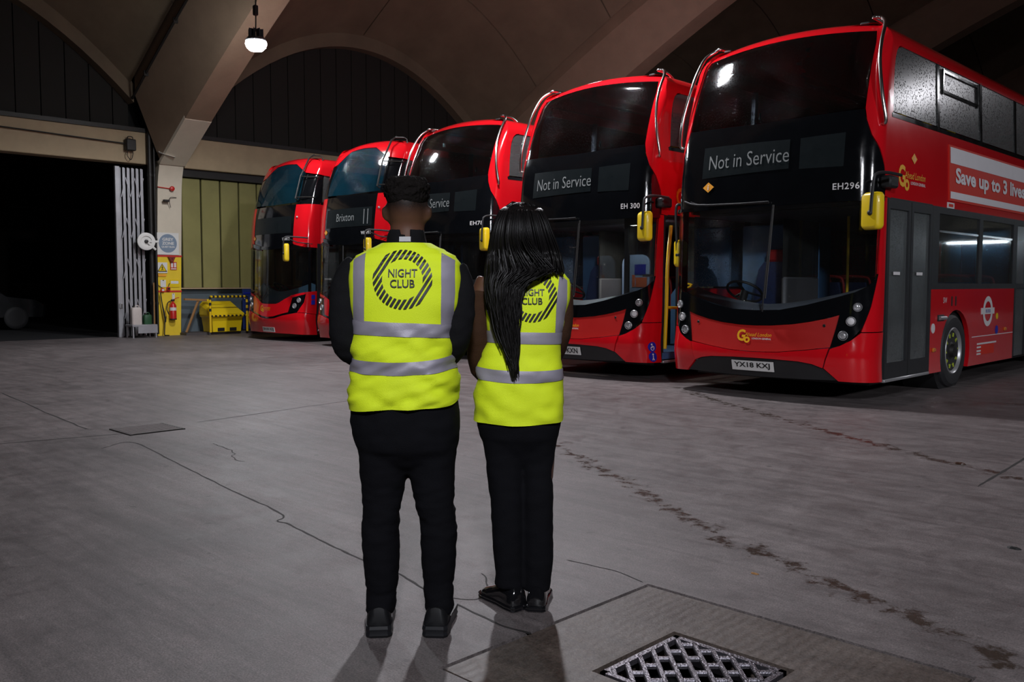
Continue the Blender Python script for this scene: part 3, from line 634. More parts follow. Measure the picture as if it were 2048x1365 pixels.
def cab(b, dash, blue, h0=1.0, rise=.08, full=True):
    rs = []
    for t in [-1.15 + 2.3*i/14 for i in range(15)]:
        a = P(t, 1.1 if abs(t) < .7 else 1.1 + (abs(t) - .7)*.25, -.06); h = h0 + .16*abs(t)**1.6
        rs.append([(a.x, a.y, h - .35), (a.x, a.y, h), (a.x*.97, a.y + .25, h + rise), (a.x*.95, a.y + .42, h + rise - .06), (a.x*.95, a.y + .42, h - .35)])
    obj('dashboard', MB().loft(rs), dash, b, ang=50)
    wp = thing_child('steering_wheel', b, (-.52, .72, 1.22)); R = Matrix.Rotation(math.radians(-35), 3, 'X')
    obj('wheel_rim', MB().tube([R @ V(.22*math.cos(a), .22*math.sin(a), 0) for a in [2*math.pi*i/24 for i in range(25)]], .016, 8), BLKM, wp)
    sp = MB()
    for a in (.5, 2.6, 4.7): sp.box(R @ V(.11*math.cos(a), .11*math.sin(a), 0), (.2, .03, .015), R @ Matrix.Rotation(a, 3, 'Z'))
    obj('spoke_set', sp, BLKM, wp, smooth=False); obj('column', MB().cyl((0, 0, 0), (0, -.2, -.4), .05), BLKM, wp)
    ds = thing_child('driver_seat', b, (-.55, 1.35, .35))
    obj('back', MB().loft([[(x*k, y + .1*z, z) for x, y in ((-.24, 0), (.24, 0), (.22, .1), (-.22, .1))] for z, k in ((.55, 1), (.9, 1), (1.15, .85), (1.25, .55))]), SEATB, ds)
    obj('headrest', MB().box((0, .2, 1.33), (.26, .08, .16), ch=.03), SEATR, ds); obj('cushion', MB().box((0, -.22, .5), (.48, .5, .14), ch=.04), SEATB, ds); obj('pedestal', MB().box((0, -.2, .22), (.35, .35, .44)), INT, ds, smooth=False)
    if full: obj('cab_partition', MB().box((-.62, 1.78, 1.25), (1.1, .05, 1.7), ch=.02), blue, b); obj('cab_door', MB().box((-.08, 1.3, .9), (.05, .9, 1.0), ch=.02), INT, b)
    obj('assault_screen', MB().box((-.08, 1.3, 1.75), (.02, .9, .7)), GLOW, b, smooth=False)
    for p0, p1 in (((.25, 1.9, .36), (.25, 1.9, 2.2)), ((1.0, 1.98, .36), (1.0, 1.98, 2.2)), ((.2, 3.4, .36), (.2, 3.4, 2.2)), ((-.05, 1.0, .9), (-.05, 1.9, .9))): obj('pole', MB().cyl(p0, p1, .018, n=10), YELP, b)
    for x, y in ((.75, 3.6), (.75, 4.5), (-.75, 3.0), (-.75, 3.9), (-.75, 4.8)):
        st = thing_child('saloon_seat', b, (x, y, .36)); obj('back', MB().loft([[(sx*.42*k, yy, z) for sx, yy in ((-1, 0), (1, 0), (1, .09), (-1, .09))] for z, k in ((.35, 1), (.8, .98), (.98, .88))]), SEATB, st)
        obj('cushion', MB().box((0, -.2, .42), (.84, .42, .12), ch=.03), SEATB, st); obj('plinth', MB().box((0, -.1, .18), (.5, .3, .36)), INT, st, smooth=False)
        obj('grab_frame', MB().tube(smooth_path([(-.43, .05, .5), (-.43, .05, .95), (-.3, .05, 1.06), (.3, .05, 1.06), (.43, .05, .95), (.43, .05, .5)], 4), .02, 8), SEATR, st)
    if full: obj('staircase_panel', MB().prism([(1.9, .36), (2.9, .36), (2.9, 2.1), (2.5, 2.1), (1.9, 1.3)], lambda y, z, d: (d, y, z), -1.1, -.45), blue, b, ang=20)

# ---- type with the smile-shaped windscreen
def smile(): return [(0, 1.015), (.3, 1.025), (.6, 1.085), (.9, 1.165), (1.1, 1.225), (1.25, 1.29), (1.34, 1.36)]
def lowmask(): return [(0, .845), (.2, .85), (.45, .872), (.65, .905), (.85, .95), (.955, .985)]
def make_bus_a():
    b = link('double_decker_bus', None); body_common(b, True)
    sc = smile(); patch('lower_windscreen', sym(sc + [(1.37, 1.8), (1.40, 2.2)]), GSCR, b, 0, .01)
    half_lo = lowmask() + [(.885, .62), (.98, .655), (1.09, .715), (1.2, .855), (1.28, 1.07), (1.325, 1.25), (1.37, 1.42)]
    up = list(reversed(sc))
    poly = half_lo + up + [(-t, h) for t, h in sc[1:]] + [(-t, h) for t, h in reversed(half_lo[1:])]
    patch('lower_mask', poly, BLK, b, .002, .03)
    patch('front_panel', sym([(0, .546), (.3, .555), (.6, .59), (.878, .628)] + [(t, h - .006) for t, h in reversed(lowmask())]), REDD, b, -.006, .03)
    bt = [(0, .54), (.3, .549), (.6, .583), (.872, .62)]; bb = [(.81, .40), (.70, .44), (.55, .462), (.25, .473), (0, .475)]
    patch('bumper', sym(list(reversed(bb)) + list(reversed(bt))), RED, b, .016, .05)
    bl = [(0, .47), (.25, .468), (.55, .457), (.70, .435), (.81, .393), (.95, .27), (.6, .262), (0, .258)]
    patch('bumper_insert', sym(bl[::-1]), BLKM, b, -.012, .05)
    patch('front_corner', [(.885, .612), (.82, .398), (.965, .262), (1.535, .25), (1.535, .79), (1.185, .79), (1.09, .708), (.98, .647)], RED, b, .006, .04, both=True)
    patch('front_pillar', [(1.19, .80), (1.535, .80), (1.535, 2.24), (1.45, 2.24), (1.41, 2.2), (1.378, 1.8), (1.375, 1.42), (1.33, 1.25), (1.285, 1.07), (1.205, .855)], RED, b, .002, .04, both=True)
    edge = [(1.40, 2.2), (1.46, 2.26), (1.475, 2.4), (1.425, 2.571), (1.325, 2.75), (1.215, 2.896), (1.155, 3.05), (1.13, 3.18)]
    patch('upper_mask', sym([(0, 2.2)] + edge + [(0, 3.14)]), BLK, b, 0, .03)
    patch('mask_lip', [(-1.40, 2.195), (1.40, 2.195), (1.40, 2.235), (-1.40, 2.235)], BLK, b, .03, .05)
    patch('upper_windscreen', sym([(0, 3.145), (1.128, 3.19), (1.135, 3.6), (1.137, 4.0), (1.12, 4.15), (0, 4.15)]), GUP, b, -.004, .01)
    ch = [(1.135, 4.15), (1.145, 4.0), (1.145, 3.6), (1.138, 3.19), (1.163, 3.055), (1.223, 2.90), (1.333, 2.755), (1.433, 2.575), (1.483, 2.40), (1.468, 2.25), (1.637, 2.24), (1.637, 3.16), (ty(.66), 3.18), (ty(.665), 3.5), (ty(.68), 3.71), (ty(.715), 3.84), (ty(.79), 3.935), (ty(.89), 3.99), (ty(1.01), 4.012), (ty(1.01), 4.15)]
    patch('front_cheek', ch, RED, b, .004, .04, both=True)
    # handrails over the upper corners
    for s in (1, -1):
        rl = [P(s*1.36, 3.02, 0), P(s*1.34, 3.05, .06), P(s*1.26, 3.35, .085), P(s*1.20, 3.75, .09), P(s*1.18, 4.0, .09), P(s*1.22, 4.18, .085), P(s*1.34, 4.33, .07), P(s*1.6, 4.40, .06), P(s*2.1, 4.41, .06), P(s*2.25, 4.41, .0)]
        h_ = obj('corner_rail', MB().tube(smooth_path(rl, 6), .02, 10), CHROME, b, label='polished steel branch guard rail')
        obj('marker_lamp', MB().box(P(s*.95, 4.30, .012), (.10, .04, .035), ch=.008), BLKM, b)
    # destination display and signs
    patch('display_panel', [(-.82, 2.575), (.34, 2.595), (.34, 2.92), (-.82, 2.945)], DISP, b, .003, 0); patch('display_panel', [(.46, 2.58), (.94, 2.575), (.95, 2.94), (.46, 2.92)], DISP, b, .003, 0)
    for s in (1, -1):
        for t, h in ((1.135, 1.065), (1.075, .913), (1.005, .757)): lampcup(b, s*t, h, .052 if h < 1 else .048, WHT if .9 < h < .93 else LENS)
        obj('towing_hole', MB().lathe(P(s*.80, .86, 0), (0, -1, 0), [(0, .018), (.004, .014), (.002, .001)], 12), PRINT, b)
    # wipers
    def wiper(pts, nm='wiper'):
        w_ = obj(nm, MB().tube(smooth_path([P(t, h, o) for t, h, o in pts], 5), .010, 6), BLKM, b); return w_
    w1 = wiper([(.10, 1.0, .03), (.12, 1.2, .05), (.16, 1.7, .05), (.19, 2.16, .05)]); obj('blade', MB().tube([P(.13, 1.15, .035), P(.16, 1.6, .035), P(.195, 2.2, .035)], .012, 6, flat=.5), DARKM, w1)
    w2 = wiper([(-1.05, 2.32, .05), (-.8, 2.26, .06), (-.2, 2.235, .07), (.15, 2.235, .07)]); obj('blade', MB().tube([P(-.7, 2.25, .045), P(.15, 2.225, .06)], .012, 6), DARKM, w2)
    mirror(b, (1.325, .05, 2.065), .225, .385, [(1.5, .33, 2.44), (1.42, .15, 2.46), (1.37, .02, 2.44), (1.355, -.02, 2.36), (1.335, -.02, 2.05)], tilt=-.35)
    mirror(b, (-1.29, .46, 1.70), .15, .34, [(-1.25, .45, 2.30), (-1.30, .38, 2.3), (-1.31, .38, 2.1), (-1.30, .4, 1.7)], tilt=1.0)
    obj('arm_bracket', MB().box((1.31, .5, 2.40), (.12, .22, .13), ch=.02), BLKM, b)
    cab(b, DASH, BLUEP)
    fn = lambda t, v: P(t, v, .006); go_logo(b, lambda t, v: P(t, v, .003), -.215, .64, .95)
    go_logo(b, fn, ty(.83), 2.35, 1.75); diamond(b, ty(1.29), 2.725, .085)
    # advert panel on the side
    fr = patch('advert_frame', rp(2.40, 8.2, 2.33, 3.01), ADRED, b, .012, .02)[0]
    for h0, h1 in ((2.79, 2.985), (2.36, 2.445)): patch('advert_stripe', rp(2.43, 8.17, h0, h1), ADWH, b, .015, 0)
    lettering('Save up to 3 lives in', lambda t, v: P(t, v, .018), ty(2.60), 2.50, 3.3, .25, ADWH, b, 'advert_lettering', .035)
    # roundel, stickers, handles on the lower panel
    o = MB(); cyy, cz = 4.02, .945; n = 40
    pts = [(1.274, cyy + r*math.sin(a)*.99, cz + r*math.cos(a)) for r in (.205, .135) for a in [2*math.pi*i/n for i in range(n)]]
    o.add(pts, [(i, (i + 1) % n, n + (i + 1) % n, n + i) for i in range(n)]); obj('roundel_ring', o, WHT, b, smooth=False)
    obj('roundel_bar', MB().box((1.274, cyy, cz + .005), (.006, .54, .085)), WHT, b, smooth=False); sd = lambda y, z: V(1.279, y, z)
    lettering('BUSES', sd, cyy - .10, cz - .018, .2, .045, BLUEST, b, 'roundel_lettering')
    lettering('SW', sd, 2.30, 1.08, .13, .07, WHT, b); [obj('print_line', MB().box((1.273, 3.62 + w_/2, z), (.003, w_, .022)), WHT, b, smooth=False) for w_, z in ((.8, .515), (.5, .47), (.16, .42), (.18, .38))]
    obj('warning_panel', MB().box((1.273, 4.05, .43), (.004, .55, .13)), ADRED, b, smooth=False)
    for y, z, m in ((4.42, .68, BLUEST), (2.0, .78, WHT)): obj('round_sticker', MB().lathe((1.272, y, z), (1, 0, 0), [(0, .06), (.004, .06), (.005, .001)], 20), m, b, ang=20)
    obj('round_sticker', MB().lathe((1.272, 4.42, .87), (1, 0, 0), [(0, .045), (.004, .045), (.005, .001)], 20), YEL, b, ang=20)
    for y, z in ((2.03, .52), (4.78, .68)): obj('side_marker', MB().box((1.28, y, z), (.03, .09, .05), ch=.01), AMB, b)
    obj('fuel_flap_handle', MB().cyl((1.28, 2.18, .90), (1.30, 2.34, .90), .025), SILV, b); obj('flap_recess', MB().box((1.272, 2.25, .9), (.01, .22, .08), ch=.004), BLKM, b)
    for y in (2.62, 2.76): obj('vent_slot', MB().box((1.272, y, 1.10), (.006, .035, .12)), PRINT, b, smooth=False)
    obj('maker_sticker', MB().box((1.272, 2.48, 2.275), (.004, .24, .07)), WHT, b, smooth=False)
    obj('sticker_print', MB().box((1.275, 2.48, 2.275), (.003, .15, .035)), ADRED, b, smooth=False)
    return b
def door_leaves(b, closed=True):
    for k, (a, c) in enumerate(((.56, 1.20), (1.225, 1.865))):
        d = thing_child('door_leaf', b, (1.262, (a + c)/2, .27)); w_ = c - a; fr = MB()
        for y, z, dy, dz in ((-w_/2 + .03, .98, .06, 1.96), (w_/2 - .03, .98, .06, 1.96), (0, .09, w_ - .12, .18), (0, 1.91, w_ - .12, .10)): fr.box((0, y, z), (.04, dy, dz))
        obj('frame', fr, GREYF, d, smooth=False); obj('pane', MB().box((-.008, 0, 1.02), (.012, w_ - .11, 1.72)), GDOOR if closed else GLOW, d, smooth=False)
        obj('handle', MB().tube(smooth_path([(-.03, -.22*(1 - 2*k), .95), (-.06, -.12*(1 - 2*k), .98), (-.06, 0, .92 if not k else 1.03), (-.06, .02 if not k else .2, .5 if not k else 1.06), (-.03, .02 if not k else .22, .4 if not k else 1.06)], 4), .016, 8), YELP, d)
        obj('rubber_edge', MB().box((.0, w_/2 if k == 0 else -w_/2, .98), (.035, .022, 1.96)), RUB, d, smooth=False)
        obj('push_label', MB().box((.021, -.05, 1.16), (.002, .18, .035)), WHT, d, smooth=False)
        if not closed: d.location = (.93, .58 if k == 0 else 1.84, .27); d.rotation_euler = (0, 0, math.pi/2)
    obj('door_sill', MB().box((1.262, 1.21, .255), (.06, 1.32, .035), ch=.008), SILV, b)
    patch('door_header', rp(.5, 1.88, 2.225, 2.25), BLKM, b, .002, .05)
    patch('door_post', rp(1.87, 1.90, .25, 2.24), BLKM, b, .004, .05); patch('door_post', rp(.5, .555, .25, 2.24), RUB, b, -.004, .05)
def numbers(b, fleet, plate, dest='Not in Service', w_=1.06):
    fn = lambda t, v: P(t, v, .008); lettering(fleet, fn, .835, 2.325, .275, .072, WHT, b, 'fleet_number_lettering', .015, spacing=1.1)
    lettering(dest, fn, -.72, 2.672, w_, .165, DTXT, b, 'destination_lettering', -.004); plate_text(b, plate, .323)
A = make_bus_a()
buses_a = [A, copy_tree(A), copy_tree(A)]
info = [((-5.20, 9.20, 0), 'EH296', 'YX18 KXJ', True, 'nearest red double-decker, EH296 on its mask, with the advert along its side'),
        ((-8.33, 9.55, 0), 'EH 300', 'YX18 KXN', False, 'red double-decker EH 300 with its front door open, second from the right'),
        ((-12.24, 10.40, 0), 'EH78', '', True, 'red double-decker EH78 in the middle of the row, between the two people')]
for b, (loc, fl_, pl, closed, lab) in zip(buses_a, info):
    b.location = loc; b['label'] = lab; b['category'] = 'bus'; b['group'] = 'double-deckers parked in a row'
    numbers(b, fl_, pl); door_leaves(b, closed)
    if b is A: diamond(b, -.71, 2.465, .085)
b2 = buses_a[1]
yp = MB().tube(smooth_path([(1.17, .75, .42), (1.17, .78, 1.0), (1.17, .80, 1.6), (1.15, .90, 2.12)], 5), .026, 10); obj('entrance_pole', yp, YELP, b2, label='yellow entrance grab pole')
obj('entrance_rail', MB().cyl((1.17, .78, .99), (1.19, 1.25, .97), .02), YELP, b2); obj('entrance_step', MB().box((.85, 1.2, .335), (.85, 1.3, .09)), BLUEF, b2, smooth=False)
obj('step_edge', MB().box((1.255, 1.2, .365), (.03, 1.3, .03)), YELP, b2, smooth=False); obj('entrance_panel', MB().prism([(0, .4), (.5, .4), (.5, 1.5), (.3, 1.5), (0, 1.15)], lambda x, z, d: (.45 + x, 1.93 + d, z), 0, .03), BLUEP, b2, ang=20)
pn = obj('saloon_panel', MB().prism(rrect(.50, .82, .14, 4, .25, 1.34), lambda x, z, d: (x, 1.30 + d, z), 0, .03), mat('saloon_panel_blue', (.30, .42, .66), .5), b2, ang=30, label='pale blue panel beside the cab')
ELM, nt, bs, out = nodes('entrance_lamp_lens'); bs.inputs['Emission Color'].default_value = (1, .95, .85, 1); bs.inputs['Emission Strength'].default_value = 25
obj('entrance_lamp', MB().lathe((.62, .75, 2.16), (0, 0, -1), [(0, .05), (.02, .045), (.025, .001)], 16), ELM, b2, label='small lit lamp over the open entrance')
el = lamp_light((.62, .75, 2.05), 22, (1, .95, .86), .05, 'entrance_glow'); el.parent = b2
PST = mat('poster_orange', (.75, .16, .05), .6, var=.1)
for x, z, w_, h in ((.36, 1.34, .20, .14), (.22, 1.36, .05, .18)): obj('poster', MB().box((x, 1.292, z), (w_, .006, h)), PST, pn, smooth=False)
obj('poster', MB().box((.34, 1.292, 1.53), (.2, .006, .15)), BLUEST, pn, smooth=False)
for h, k in ((.47, 'wheelchair'), (.335, 'buggy')):
    fn = lambda t, v: P(t, v, .012); n = 20; tcen = 1.36
    patch(k + '_sticker', [(tcen + .068*math.cos(2*math.pi*i/n), h + .068*math.sin(2*math.pi*i/n)) for i in range(n)], BLUEST, b2, .009, 0)
    figs = ([(-.012, .035, .013), (-.008, -.005, .010)], [(-.01, .015), (.025, .0), (.02, -.03)]) if k == 'wheelchair' else ([(0, .035, .013)], [(0, .02), (0, -.01), (-.015, -.045), (0, -.015), (.015, -.045)])
    mb = MB()
    for x, y, r in figs[0]: mb.add([P(tcen + x + r*math.cos(a), h + y + r*math.sin(a), .013) for a in [2*math.pi*i/10 for i in range(10)]], [tuple(range(10))])
    pp = figs[1]
    for (x0, y0), (x1, y1) in zip(pp[:-1], pp[1:]):
        d = V(x1 - x0, y1 - y0, 0).normalized()*.006; mb.add([P(tcen + x, h + y, .013) for x, y in ((x0 - d.y, y0 + d.x), (x0 + d.y, y0 - d.x), (x1 + d.y, y1 - d.x), (x1 - d.y, y1 + d.x))], [(0, 1, 2, 3)])
    if k == 'wheelchair':
        for i in range(12):
            a0, a1 = math.pi*.7 + i*.36, math.pi*.7 + (i + 1)*.36; mb.add([P(tcen + r*math.cos(a), h - .018 + r*math.sin(a), .013) for r, a in ((.022, a0), (.03, a0), (.03, a1), (.022, a1))], [(0, 1, 2, 3)])
    obj(k + '_symbol', mb, WHT, b2, smooth=False)
# ---- type with the V-shaped nose and wrap-round upper corner glass
def make_bus_b():
    b = link('double_decker_bus', None); body_common(b, False)
    lo = [(0, .862), (.30, .868), (.42, .90), (.62, .985), (.80, 1.05), (1.0, 1.10), (1.25, 1.145), (1.535, 1.165)]
    mb_ = [(0, 2.165), (.3, 2.18), (.6, 2.215), (.78, 2.26), (.86, 2.30)]
    patch('lower_windscreen', sym(lo + [(1.535, 2.13), (1.2, 2.14), (.9, 2.25), (.78, 2.255), (.6, 2.21), (.3, 2.175), (0, 2.16)]), GSCR, b, 0, .01)
    patch('screen_pillar', [(1.30, 1.15), (1.37, 1.15), (1.37, 2.13), (1.30, 2.13)], BLK, b, .003, .02, both=True)
    cr = [(0, .535), (.25, .555), (.55, .62), (.78, .665), (1.04, .69)]
    patch('nose_panel', sym([(0, .55), (.25, .57), (.55, .635), (.76, .675), (.86, .99), (.80, 1.04), (.62, .975), (.42, .89), (.30, .858), (0, .852)]), RED, b, .006, .03)
    patch('nose_crease', sym([(0, .51), (.3, .53), (.6, .60), (1.04, .67), (1.04, .695), (.78, .672), (.55, .632), (.25, .567), (0, .547)]), BLK, b, -.01, .03)
    patch('bumper', sym([(0, .18), (.8, .18), (1.52, .16), (1.52, .62), (1.2, .66), (1.05, .665), (.6, .595), (.3, .525), (0, .505)]), RED, b, .014, .05)
    patch('headlamp_cluster', [(.77, .675), (1.05, .69), (1.20, .90), (1.235, 1.075), (.87, 1.0)], BLK, b, .002, .03, both=True)
    for s in (1, -1):
        for t, h, r in ((.96, .82, .06), (1.08, .95, .055)): lampcup(b, s*t, h, r)
    patch('front_corner', [(1.06, .675), (1.2, .672), (1.52, .63), (1.535, .63), (1.535, 1.155), (1.25, 1.135), (1.245, 1.07), (1.21, .90)], RED, b, .004, .04, both=True)
    patch('brow_panel', [(.80, 1.05), (.87, 1.01), (1.235, 1.085), (1.25, 1.135), (1.0, 1.09)], RED, b, .004, .03, both=True)
    ed = [(.86, 2.30), (.868, 2.577), (.895, 3.12)]
    patch('upper_mask', sym(mb_ + ed[1:] + [(0, 3.12)]), BLK, b, .0, .03)
    patch('mask_lip', sym([(0, 2.11), (.5, 2.13), (.86, 2.20), (.88, 2.28), (.5, 2.21), (0, 2.18)]), BLK, b, .035, .05)
    patch('upper_windscreen', sym([(0, 3.14), (.93, 3.17), (.965, 3.4), (.90, 3.90), (.45, 4.1), (0, 4.12)]), GUPT, b, -.002, .01)
    patch('screen_surround', [(.90, 3.125), (1.02, 3.125), (1.0, 3.5), (.93, 3.88), (.90, 3.89), (.972, 3.4), (.94, 3.165)], BLK, b, .002, .03, both=True)
    patch('corner_glass', [(1.03, 3.13), (ty(.66), 3.13), (ty(.66), 3.83), (.95, 3.87), (1.01, 3.5)], BLK, b, 0, .03, both=True)
    patch('roof_brow', sym([(0, 4.13), (.45, 4.11), (.91, 3.905), (ty(1.01), 3.84), (ty(1.01), 4.15), (0, 4.15)]), RED, b, .004, .04)
    patch('front_cheek', [(.885, 2.22), (1.2, 2.15), (1.637, 2.13), (1.637, 3.12), (.905, 3.12), (.88, 2.577), (.87, 2.30)], RED, b, .006, .04, both=True)
    patch('display_panel', [(-.80, 2.48), (.80, 2.48), (.80, 2.86), (-.80, 2.86)], DISP, b, .003, 0); diamond(b, -.80, 2.395, .08)
    for s in (1,):
        rl = obj('ladder_rail', MB().tube([P(s*.95, 3.22, .03), P(s*.93, 3.25, .09), P(s*.90, 3.8, .10), P(s*.88, 4.2, .10), P(s*.88, 4.32, .1)], .018, 8), DARKM, b)
        obj('rung', MB().tube([P(s*.9, 4.28, .10), P(s*1.4, 4.32, .08), P(s*1.8, 4.3, .06), P(s*1.82, 4.25, 0)], .014, 8), DARKM, rl)
        for h in (3.28, 3.80): obj('rung', MB().tube([P(s*.92, h, .09), P(s*1.15, h, .05), P(s*1.4, h, .03)], .012, 6), DARKM, rl)
        obj('marker_lamp', MB().sphere(P(s*.98, 2.83, .015), .025, 10, 6), SILV, b)
        if s > 0: mirror(b, (s*1.06, -.12, 2.02), .2, .40, [(s*1.30, .30, 2.35), (s*1.15, 0, 2.37), (s*1.08, -.15, 2.36), (s*1.06, -.18, 2.25), (s*1.06, -.18, 2.0)], tilt=-.3*s)
        if s > 0: obj('arm_brace', MB().tube([P(s*1.4, 2.22, .0), P(s*1.1, 2.25, .12), P(s*.95, 2.34, .25)], .012, 6), BLKM, b)
    obj('wiper', MB().tube(smooth_path([P(-.3, .95, .03), P(-.05, 1.15, .05), P(.0, 1.6, .05), P(.0, 2.1, .05)], 4), .011, 6), BLKM, b)
    cab(b, DASHB, BLUEP, .84, .30, False); go_logo(b, lambda t, v: P(t, v, .01), -.36, .66, 1.0, sub=GOY)
    obj('blue_trim', MB().tube([P(-1.0, 3.2, -.03), P(-1.04, 3.6, -.03), P(-.95, 3.95, -.03)], .04, 8, flat=.4), BLUEP, b)
    for h in (1.02, .90): patch('blue_sticker', [(1.38, h - .05), (1.48, h - .05), (1.48, h + .05), (1.38, h + .05)], BLUEST, b, .008, 0)
    return b
Bp = make_bus_b(); Bq = copy_tree(Bp)
for b, loc, fleet, pl, lab in ((Bp, (-15.36, 10.66, 0), 'WHV91', '', 'red double-decker showing Brixton 11, half hidden behind the man'), (Bq, (-18.75, 10.92, 0), 'WHV95', 'SN18 XZJ', 'leftmost red double-decker, beside the yellow grit bin')):
    b.location = loc; b['label'] = lab; b['category'] = 'bus'; b['group'] = 'double-deckers parked in a row'
    fn = lambda t, v: P(t, v, .008); lettering(fleet, fn, .50, 2.31, .27, .07, WHT, b, 'fleet_number_lettering', .012); plate_text(b, pl, .20)
    door_leaves(b, True)
fn = lambda t, v: P(t, v, .008)
lettering('Brixton', fn, -.35, 2.60, .62, .16, DTXT, Bp, 'destination_lettering'); lettering('11', fn, .56, 2.52, .13, .30, DTXT, Bp, 'destination_lettering')
# ------------------------------------------------------------------ hanging lamp in view
LAMPM = mat('lamp_housing', (.10, .10, .11), .4, .6)
LED, nt, bs, out = nodes('led_disc'); bs.inputs['Base Color'].default_value = (1, 1, 1, 1); bs.inputs['Emission Color'].default_value = (.93, .96, 1, 1); bs.inputs['Emission Strength'].default_value = 160
lp = thing('high_bay_lamp', 'glaring white high-bay lamp hanging below the left roof rib', 'lamp', (-16.52, 9.48, 6.17))
obj('diffuser', MB().lathe((0, 0, 0), (0, 0, -1), [(-.02, .20), (.04, .21), (.11, .19), (.17, .13), (.20, .001)], 32), LED, lp, ang=60, label='glowing diffuser')
obj('reflector', MB().lathe((0, 0, 0), (0, 0, 1), [(.0, .2), (.03, .21), (.08, .17), (.10, .001)], 32), LAMPM, lp)
hk = MB()
for i in range(8):
    a = 2*math.pi*i/8; hk.box((.09*math.cos(a), .09*math.sin(a), .17), (.12, .012, .16), Matrix.Rotation(a, 3, 'Z'))
obj('heat_sink', hk, LAMPM, lp, smooth=False); obj('chain', MB().tube([(0, 0, .2), (0, .01, .9), (0, 0, 1.75)], .014, 6), DARKM, lp); obj('junction_box', MB().box((0, 0, .62), (.09, .09, .2), ch=.015), DARKM, lp)
ll = lamp_light((0, 0, -.26), 560, (.90, .94, 1), .18, 'lamp_glow'); ll.parent = lp
# strip light on the far end wall: it shows as a reflection in the side windows of the nearest bus
sl_ = thing('strip_light', 'white fluorescent strip light on the far end wall, mirrored in the nearest bus windows', 'lamp', (6.4, 46.2, 3.3))
TUBE, nt, bs, out = nodes('fluorescent_tube'); bs.inputs['Base Color'].default_value = (.9, .9, .9, 1); bs.inputs['Emission Color'].default_value = (.8, .92, 1, 1); bs.inputs['Emission Strength'].default_value = 26
obj('tube', MB().cyl((-1.3, -.1, 0), (1.3, -.1, 0), .05), TUBE, sl_); obj('batten', MB().box((0, 0, .03), (2.8, .12, .1), ch=.01), WHT, sl_)
# ------------------------------------------------------------------ column fittings
col_x = -22.35
def onw(y, z, d=.02): return V(col_x + d, y, z)
WSIGN = mat('sign_white', (.7, .68, .64), .5, var=.05); GREYZ = mat('sign_grey_blue', (.20, .26, .34), .5, var=.05); REDP = mat('fire_red', (.55, .02, .015), .3, 0, .5, var=.06)
sg = thing('zone_sign', 'white square sign with a grey disc reading GREY ZONE on the column', 'sign', (col_x, 10.22, 2.34))
obj('plate', MB().box((.012, 0, 0), (.016, .58, .56), ch=.004), WSIGN, sg, smooth=False); obj('disc', MB().lathe((.02, 0, .01), (1, 0, 0), [(0, .235), (.004, .235), (.006, .001)], 32), GREYZ, sg, ang=20)
for s_, z, w_, h in (('GREY', .075, .29, .075), ('ZONE', -.025, .31, .075), ('QUIET RUN', -.11, .34, .055)): lettering(s_, lambda y, q: V(.028, y, q), -w_/2, z, w_, h, WSIGN, sg, bold=.03)
ws = thing('warning_sign', 'white sign with a yellow pedestrian warning triangle on the yellow column foot', 'sign', (col_x, 10.06, 1.73))
obj('plate', MB().box((.008, 0, 0), (.01, .27, .27)), WSIGN, ws, smooth=False)
for r, m, d in ((.135, PRINT, .015), (.105, YEL, .018)): obj('triangle', MB().prism([(0, r*.85), (-r*.95, -r*.72), (r*.95, -r*.72)], lambda y, z, q: (q, y, z - .005), d - .003, d), m, ws, smooth=False)
fg = MB()
for y0, z0, y1, z1 in ((0, .03, 0, -.02), (0, -.02, -.022, -.065), (0, -.02, .022, -.065), (0, .02, -.025, -.005), (0, .02, .025, -.005)):
    d = V(y1 - y0, z1 - z0, 0).normalized()*.007; fg.add([(.02, y, z) for y, z in ((y0 - d.y, z0 + d.x), (y0 + d.y, z0 - d.x), (y1 + d.y, z1 - d.x), (y1 - d.y, z1 + d.x))], [(0, 1, 2, 3)])
fg.add([(.02, .012*math.cos(a), .045 + .012*math.sin(a)) for a in [2*math.pi*i/10 for i in range(10)]], [tuple(range(10))]); obj('walking_figure', fg, PRINT, ws, smooth=False)
obj('caption_strip', MB().box((.008, 0, -.19), (.008, .21, .06)), ORG, ws, smooth=False)
fa = thing('fire_notice', 'small red and white fire action notice on the yellow column foot', 'notice', (col_x, 10.36, 1.78)); obj('sheet', MB().box((.006, 0, 0), (.008, .17, .20)), REDP, fa, smooth=False)
for y in (-.04, .04): obj('printed_block', MB().box((.012, y, .02), (.003, .055, .12)), WSIGN, fa, smooth=False)
obj('printed_block', MB().box((.012, 0, -.075), (.003, .14, .025)), WSIGN, fa, smooth=False)
n1 = thing('paper_notice', 'white paper notice with a clip, low on the yellow column foot', 'notice', (col_x, 10.08, 1.33)); obj('sheet', MB().box((.005, 0, 0), (.006, .14, .18)), WSIGN, n1, smooth=False); obj('clip', MB().box((.01, 0, .08), (.01, .03, .02)), DARKM, n1, smooth=False)
n2 = thing('map_notice', 'yellow site map notice on the yellow column foot', 'notice', (col_x, 10.38, 1.33)); obj('sheet', MB().box((.005, 0, 0), (.006, .25, .19)), YEL, n2, smooth=False); obj('printed_strip', MB().box((.009, 0, .03), (.003, .2, .07)), WSIGN, n2, smooth=False)
n3 = thing('white_tag', 'small white tag hanging above the fire extinguisher', 'tag', (col_x, 10.34, 1.0)); obj('card', MB().box((.006, 0, 0), (.005, .07, .15)), WSIGN, n3, smooth=False); obj('punched_eyelet', MB().lathe((.008, 0, .06), (1, 0, 0), [(0, .012), (.003, .010), (.002, .004)], 10), DARKM, n3)
ex = thing('fire_extinguisher', 'red fire extinguisher hanging on the yellow column foot', 'extinguisher', (col_x + .09, 10.28, .42))
